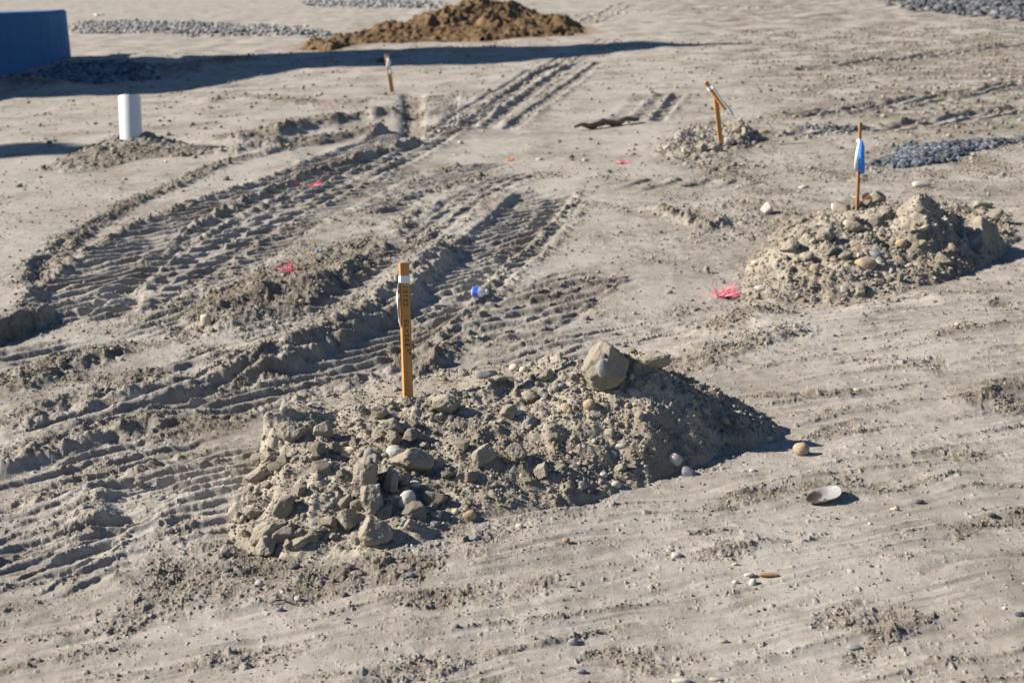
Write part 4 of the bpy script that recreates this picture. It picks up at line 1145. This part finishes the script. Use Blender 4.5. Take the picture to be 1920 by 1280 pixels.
M_SHELL_IN = mat('shell_inside', (.6, .6, .58), .45, .4, .15, 60, .1, 120, shell_ex)
M_SHELL_OUT = mat('shell_outside', (.40, .34, .25), .7, .3, .3, 70, .3, 200)
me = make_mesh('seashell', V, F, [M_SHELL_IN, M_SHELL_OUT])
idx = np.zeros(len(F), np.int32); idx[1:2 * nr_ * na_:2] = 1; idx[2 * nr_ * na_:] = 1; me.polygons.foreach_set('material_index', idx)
o = link('seashell', me)
o.matrix_world = Matrix.Translation((P + np.array([0, 0, .022])).tolist()) @ Matrix.Rotation(math.radians(22), 4, 'Z') @ Matrix.Rotation(math.radians(-10), 4, 'Y') @ Matrix.Rotation(math.radians(2), 4, 'X')
tag(o, 'clam shell half lying hollow side up on the dust right of the front heap', 'seashell')

# ------------------------------------------------------------------ litter, stick, twig, sprouts
M_CLEAR = bpy.data.materials.new('clear_plastic'); M_CLEAR.use_nodes = True
b_ = M_CLEAR.node_tree.nodes['Principled BSDF']; b_.inputs['Base Color'].default_value = (.9, .93, .97, 1); b_.inputs['Roughness'].default_value = .12; b_.inputs['Transmission Weight'].default_value = .65; b_.inputs['IOR'].default_value = 1.35
M_LABEL = mat('blue_label', (.02, .10, .62), .4, .4, .2, 30, 0)
P = drop([(899, 556)])[0]; k = depth_at(P) / FPX
e = empty('plastic_bottle', P.tolist(), 'crushed clear plastic bottle with a blue label on the wheel track', 'bottle')
e.rotation_euler = (0, 0, math.radians(-12))
def crushed(r0, xs, name, material, grow=0):
    V = []; F = []; n = 28
    for xi, (x, r) in enumerate(xs):
        for j in range(n):
            t = 2 * math.pi * j / n
            V.append([x, (r + grow) * math.cos(t), (r + grow) * math.sin(t) * .78])
    V = np.array(V); nn = noise3(V * 60 + 3, 4) * .0045 + noise3(V * 130, 6) * .002
    V[:, 1] += nn; V[:, 2] += nn * .8 + .024
    for xi in range(len(xs) - 1):
        for j in range(n): F.append((xi * n + j, xi * n + (j + 1) % n, (xi + 1) * n + (j + 1) % n, (xi + 1) * n + j))
    return link(name, make_mesh(name, V, F, [material]), e)
crushed(0, [(-.040, .006), (-.039, .020), (-.034, .028), (-.022, .030), (-.01, .027), (0, .029), (.012, .027), (.022, .022), (.032, .013), (.036, .011), (.042, .011), (.043, .003)], 'bottle_body', M_CLEAR)
crushed(0, [(-.030, .0295), (-.022, .0305), (-.01, .0275), (-.004, .0285)], 'label', M_LABEL, .0012)
c_ = link('cap', make_mesh('cap', *tube([(.034, 0, .024), (.046, 0, .024), (.0461, 0, .024)], [.0125, .0125, .002], 16), [M_WHITE]), e)
def scrap(px, py, w_, h_, material, label, seed, name='plastic_scrap', cat='litter'):
    P = drop([(px, py + h_ * .3)])[0]; k = depth_at(P) / FPX; n = 9; V = []; F = []
    for i in range(n):
        for j in range(n):
            u_, v_ = i / (n - 1) - .5, j / (n - 1) - .5
            V.append((u_ * w_ * k, v_ * w_ * k * .8, 0))
    V = np.array(V); s_ = w_ * k
    V[:, 2] = (noise3(V / s_ * 3 + seed, seed) * .35 + .30) * h_ * k * 1.2
    V[:, 0] += noise3(V / s_ * 4 + 9, seed) * .1 * s_; V = np.concatenate([V, V - np.array([0, 0, .0015])])
    for i in range(n - 1):
        for j in range(n - 1):
            q = (i * n + j, (i + 1) * n + j, (i + 1) * n + j + 1, i * n + j + 1); F.append(q); F.append(tuple(81 + z for z in reversed(q)))
    for i in range(n - 1):
        for a_, b2 in ((i * n, (i + 1) * n), ((i + 1) * n + n - 1, i * n + n - 1), (i + 1, i), (n * (n - 1) + i, n * (n - 1) + i + 1)): F.append((a_, 81 + a_, 81 + b2, b2))
    o = link(name, make_mesh(name, V, F, [material])); o.location = P.tolist(); tag(o, label, cat)
scrap(600, 470, 14, 9, mat('sky_blue_scrap', (.12, .45, .75), .5, .4, .15, 40, 0), 'light blue plastic scrap above the pink bristles on the soil ridge', 5)
scrap(958, 300, 11, 8, mat('orange_scrap', (.75, .16, .05), .5, .4, .15, 40, 0), 'small orange scrap on the open ground behind the lettered stake', 6)
scrap(1572, 388, 24, 14, mat('white_scrap', (.72, .66, .68), .6, .3, .1, 40, 0), 'crumpled whitish paper left of the thin stake', 7, 'paper_scrap')
scrap(308, 303, 9, 4, M_WHITE, 'bit of white paper on smooth dust right of the pipe heap', 8, 'paper_scrap')
scrap(187, 28, 18, 8, M_WHITE, 'white scrap far off above the rock strip', 9)
# driftwood
pts = drop([(1078, 246), (1105, 243), (1135, 239), (1165, 235), (1196, 230)])
rd = [.012, .030, .036, .034, .020]
pp = []; rr_ = []
for i in range(4):
    for t in np.linspace(0, 1, 6, endpoint=False):
        pp.append(pts[i] * (1 - t) + pts[i + 1] * t); rr_.append(rd[i] * (1 - t) + rd[i + 1] * t)
pp.append(pts[4]); rr_.append(rd[4])
pp = [p + np.array([0, 0, .045 + .012 * math.sin(i * .7)]) for i, p in enumerate(pp)]
rr_ = [r * (1 + .12 * math.sin(i * 1.9)) for i, r in enumerate(rr_)]
v, f = tube(pp, rr_, 10); v = np.array(v); v += (noise3(v * 25, 3) * .006)[:, None]
o = link('driftwood_stick', make_mesh('driftwood_stick', v - pts[2], f, [wood('dark_wood', (.20, .15, .105), (.11, .08, .055))])); o.location = pts[2].tolist()
tag(o, 'dark bent stick lying left of the snapped stake', 'stick')
a_, b_, c_ = drop([(505, 1134), (530, 1130), (558, 1136)])
v, f = tube([a_ + np.array([0, 0, .004]), (a_ + b_) / 2 + np.array([0, 0, .010]), b_ + np.array([0, 0, .009]), c_ + np.array([0, 0, .005])], [.0012, .0022, .002, .001], 6)
o = link('twig', make_mesh('twig', np.array(v) - b_, f, [wood('twig_wood', (.07, .05, .035), (.04, .03, .02))])); o.location = b_.tolist(); tag(o, 'thin dark twig in front of the heap beside the white flat pebble', 'twig')
def sprout(px, py, n, s, label):
    P = drop([(px, py)])[0]; rs = np.random.RandomState(int(px))
    e = empty('seedling', P.tolist(), label, 'seedling')
    v, f = tube([(0, 0, -.004), (0, 0, s * .4), (.001, 0, s * .8)], [.0008, .0008, .0006], 6); link('stem', make_mesh('stem', v, f, [M_LEAF]), e)
    for i in range(n):
        a = i * 2 * math.pi / n + .4; V = []; F = []
        for j in range(7):
            t = j / 6; wd = s * .33 * math.sin(math.pi * min(1, t * .95 + .05)) ** .7
            c = Vector((math.cos(a) * t * s * .8, math.sin(a) * t * s * .8, s * .8 + .25 * s * math.sin(t * 2.6))); nrm = Vector((-math.sin(a), math.cos(a), 0)) * wd
            V += [(c - nrm)[:], (c + nrm)[:], (c + nrm - Vector((0, 0, .0006)))[:], (c - nrm - Vector((0, 0, .0006)))[:]]
        for j in range(6):
            for q in range(4): F.append((j * 4 + q, j * 4 + (q + 1) % 4, j * 4 + 4 + (q + 1) % 4, j * 4 + 4 + q))
        link('leaf', make_mesh('leaf', V, F, [M_LEAF]), e)
M_LEAF = mat('seedling_leaf', (.20, .36, .03), .6, .3, .15, 60, 0)
sprout(938, 952, 3, .012, 'tiny green seedling at the foot of the front heap')
sprout(431, 1079, 2, .009, 'tiny yellow green seedling beside the dark slate chip')

# ------------------------------------------------------------------ concrete block at the back
g1 = p2g(134, 106); g0 = p2g(0, 141)
d = (g0 - g1); d[2] = 0; d /= np.linalg.norm(d); lf = np.array([d[1], -d[0], 0]); lf = lf if lf[0] < 0 else -lf
kb = depth_at(g1) / FPX; HB = 86 * kb
def shade_blue_ex(t, b, mx, tc):
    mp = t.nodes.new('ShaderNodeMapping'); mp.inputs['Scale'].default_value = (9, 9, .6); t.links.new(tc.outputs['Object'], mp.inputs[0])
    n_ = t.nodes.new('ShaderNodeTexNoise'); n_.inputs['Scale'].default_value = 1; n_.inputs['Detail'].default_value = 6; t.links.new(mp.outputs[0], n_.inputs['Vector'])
    rp = t.nodes.new('ShaderNodeValToRGB'); rp.color_ramp.elements[0].position = .3; rp.color_ramp.elements[0].color = (.035, .13, .29, 1); rp.color_ramp.elements[1].position = .7; rp.color_ramp.elements[1].color = (.05, .165, .35, 1)  # neutral concrete, tinted with the blue of its skylit shade
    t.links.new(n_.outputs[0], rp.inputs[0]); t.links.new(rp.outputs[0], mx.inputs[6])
M_SHADE_CONC = mat('concrete', (.3, .3, .3), .85, .2, .12, 3, .2, 40, shade_blue_ex)
LB = 12.0; WB = 7.0
bm = bmesh.new(); bmesh.ops.create_cube(bm, size=1)
for v in bm.verts: v.co = Vector(((v.co.x + .5) * LB, (v.co.y + .5) * WB, (v.co.z + .5) * (HB + .4) - .4))
bmesh.ops.bevel(bm, geom=bm.edges[:], offset=.03, segments=2, affect='EDGES')
me = bpy.data.meshes.new('concrete_foundation'); bm.to_mesh(me); bm.free(); me.materials.append(M_SHADE_CONC)
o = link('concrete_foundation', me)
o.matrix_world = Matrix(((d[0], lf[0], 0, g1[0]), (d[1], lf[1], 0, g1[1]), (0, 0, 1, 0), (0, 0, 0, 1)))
tag(o, 'concrete foundation block in the top left corner, blue of its shade put into the colour', 'foundation')

# ------------------------------------------------------------------ unseen conifers added left of the frame to cast shadows into it
M_BARK = mat('bark', (.10, .07, .05), .9, .2, .3, 20, .4, 40); M_NEEDLE = mat('needles', (.035, .06, .03), .7, .3, .4, 2, 0)
def unseen_conifer(tip, h, rad, seed, label):
    """tip = where the tree's shadow ends on the ground"""
    rs = np.random.RandomState(seed); sd = np.array([-SUN_DIR2[0], -SUN_DIR2[1]])
    base = np.array(tip[:2]) - sd * h / math.tan(SUN_EL)
    e = empty('unseen_conifer', (base[0], base[1], 0), label, 'tree', 'unseen conifers added for their shadows')
    v, f = tube([(0, 0, -.2), (0, 0, h * .3), (.05, 0, h * .97)], [h * .022, h * .016, .02], 10); link('trunk', make_mesh('trunk', v, f, [M_BARK]), e)
    n = 5200
    t = 1 - rs.rand(n) ** .62 * .93; t = np.clip(t, .07, 1)          # 1 = top
    a = rs.rand(n) * 6.283; layer = .75 + .25 * np.sin(t * 70 + 2 * np.sin(a * 3)); rr = rad * (1 - t) ** .85 * layer * np.sqrt(rs.rand(n)) + .03
    c = np.stack([rr * np.cos(a), rr * np.sin(a), t * h - .12 * rr], 1)
    s = rs.uniform(.12, .3, n) * (h / 10) ** .5
    d1 = np.stack([np.cos(a), np.sin(a), -.35 + .2 * rs.randn(n)], 1) * s[:, None]; d2 = np.stack([-np.sin(a), np.cos(a), .5 * rs.randn(n)], 1) * (s * .5)[:, None]
    V = np.stack([c - d1 - d2 * .6, c + d1 - d2 * .3, c + d1 + d2 * .3, c - d1 + d2 * .6], 1).reshape(-1, 3)
    link('crown', make_mesh('crown', V, np.arange(n * 4).reshape(-1, 4), [M_NEEDLE], False), e)
unseen_conifer(p2g(330, 268), 12.0, 4.6, 1, 'conifer beyond the left side of the site, added to cast a shadow strip')

# ------------------------------------------------------------------ house added unseen beyond the left edge, shaped to shade the far ground
M_SIDING = mat('grey_siding', (.42, .43, .42), .8, .2, .06, 2, .1, 30); M_ROOF = mat('dark_roof', (.06, .06, .065), .9, .2, .2, 6, .4, 60)
M_GLASS = mat('window_glass', (.03, .04, .05), .08, .6, .05, 2, 0); M_TRIM = mat('white_trim', (.75, .75, .73), .6, .3, .04, 8, 0)
XH = -12.4; tE = math.tan(SUN_EL)
e = empty('unseen_house', (XH, 28.3 + (4.9 - XH) * math.tan(math.radians(1)), 0), 'tall gabled house with a lower wing, out of view, added to cast the far shadow', 'unseen_house')
def solid(name, prof, x0, x1, material, parent):
    n = len(prof); V = [(x1, y, z) for y, z in prof] + [(x0, y, z) for y, z in prof]
    me = bpy.data.meshes.new(name); bm = bmesh.new(); vs = [bm.verts.new(v) for v in V]
    bm.faces.new(vs[:n]); bm.faces.new(vs[n:][::-1])
    for i in range(n): bm.faces.new((vs[i], vs[n + i], vs[n + (i + 1) % n], vs[(i + 1) % n]))
    bmesh.ops.recalc_face_normals(bm, faces=bm.faces[:]); bm.to_mesh(me); bm.free(); me.materials.append(material)
    return link(name, me, parent)
HR = (4.9 - XH) * tE; HE = (.6 - XH) * tE; HW = (-5.0 - XH) * tE
solid('wall', [(-3.1, -.3), (1.3, -.3), (1.3, HE + 1.2), (0, HR - .25), (-3.1, HE)], -9, 0, M_SIDING, e)
for sg in (-1, 1):
    solid('roof', [(0, HR), (sg * 3.5 if sg < 0 else 1.6, HE - .33 + (0 if sg < 0 else 1.2)), (sg * 3.5 if sg < 0 else 1.6, HE - .55 + (0 if sg < 0 else 1.2)), (0, HR - .22)], -9.3, .25, M_ROOF, e)
solid('wing_wall', [(-7.2, -.3), (-3.12, -.3), (-3.12, HW + .7), (-7.2, HW - .2)], -8, -.02, M_SIDING, e)
solid('wing_roof', [(-7.5, HW - .2), (-3.13, HW + .75), (-3.13, HW + .95), (-7.5, HW)], -8.2, .2, M_ROOF, e)
for (yy, zz) in ((-1.4, 1.5), (1.4, 1.5), (-1.4, 4.4), (1.4, 4.4), (-6.2, 1.4), (-4.4, 1.4)):
    f_ = solid('window', [(yy - .6, zz - .7), (yy + .6, zz - .7), (yy + .6, zz + .7), (yy - .6, zz + .7)], -.05, .05, M_TRIM, e)
    solid('pane', [(yy - .5, zz - .6), (yy + .5, zz - .6), (yy + .5, zz + .6), (yy - .5, zz + .6)], .03, .056, M_GLASS, f_)
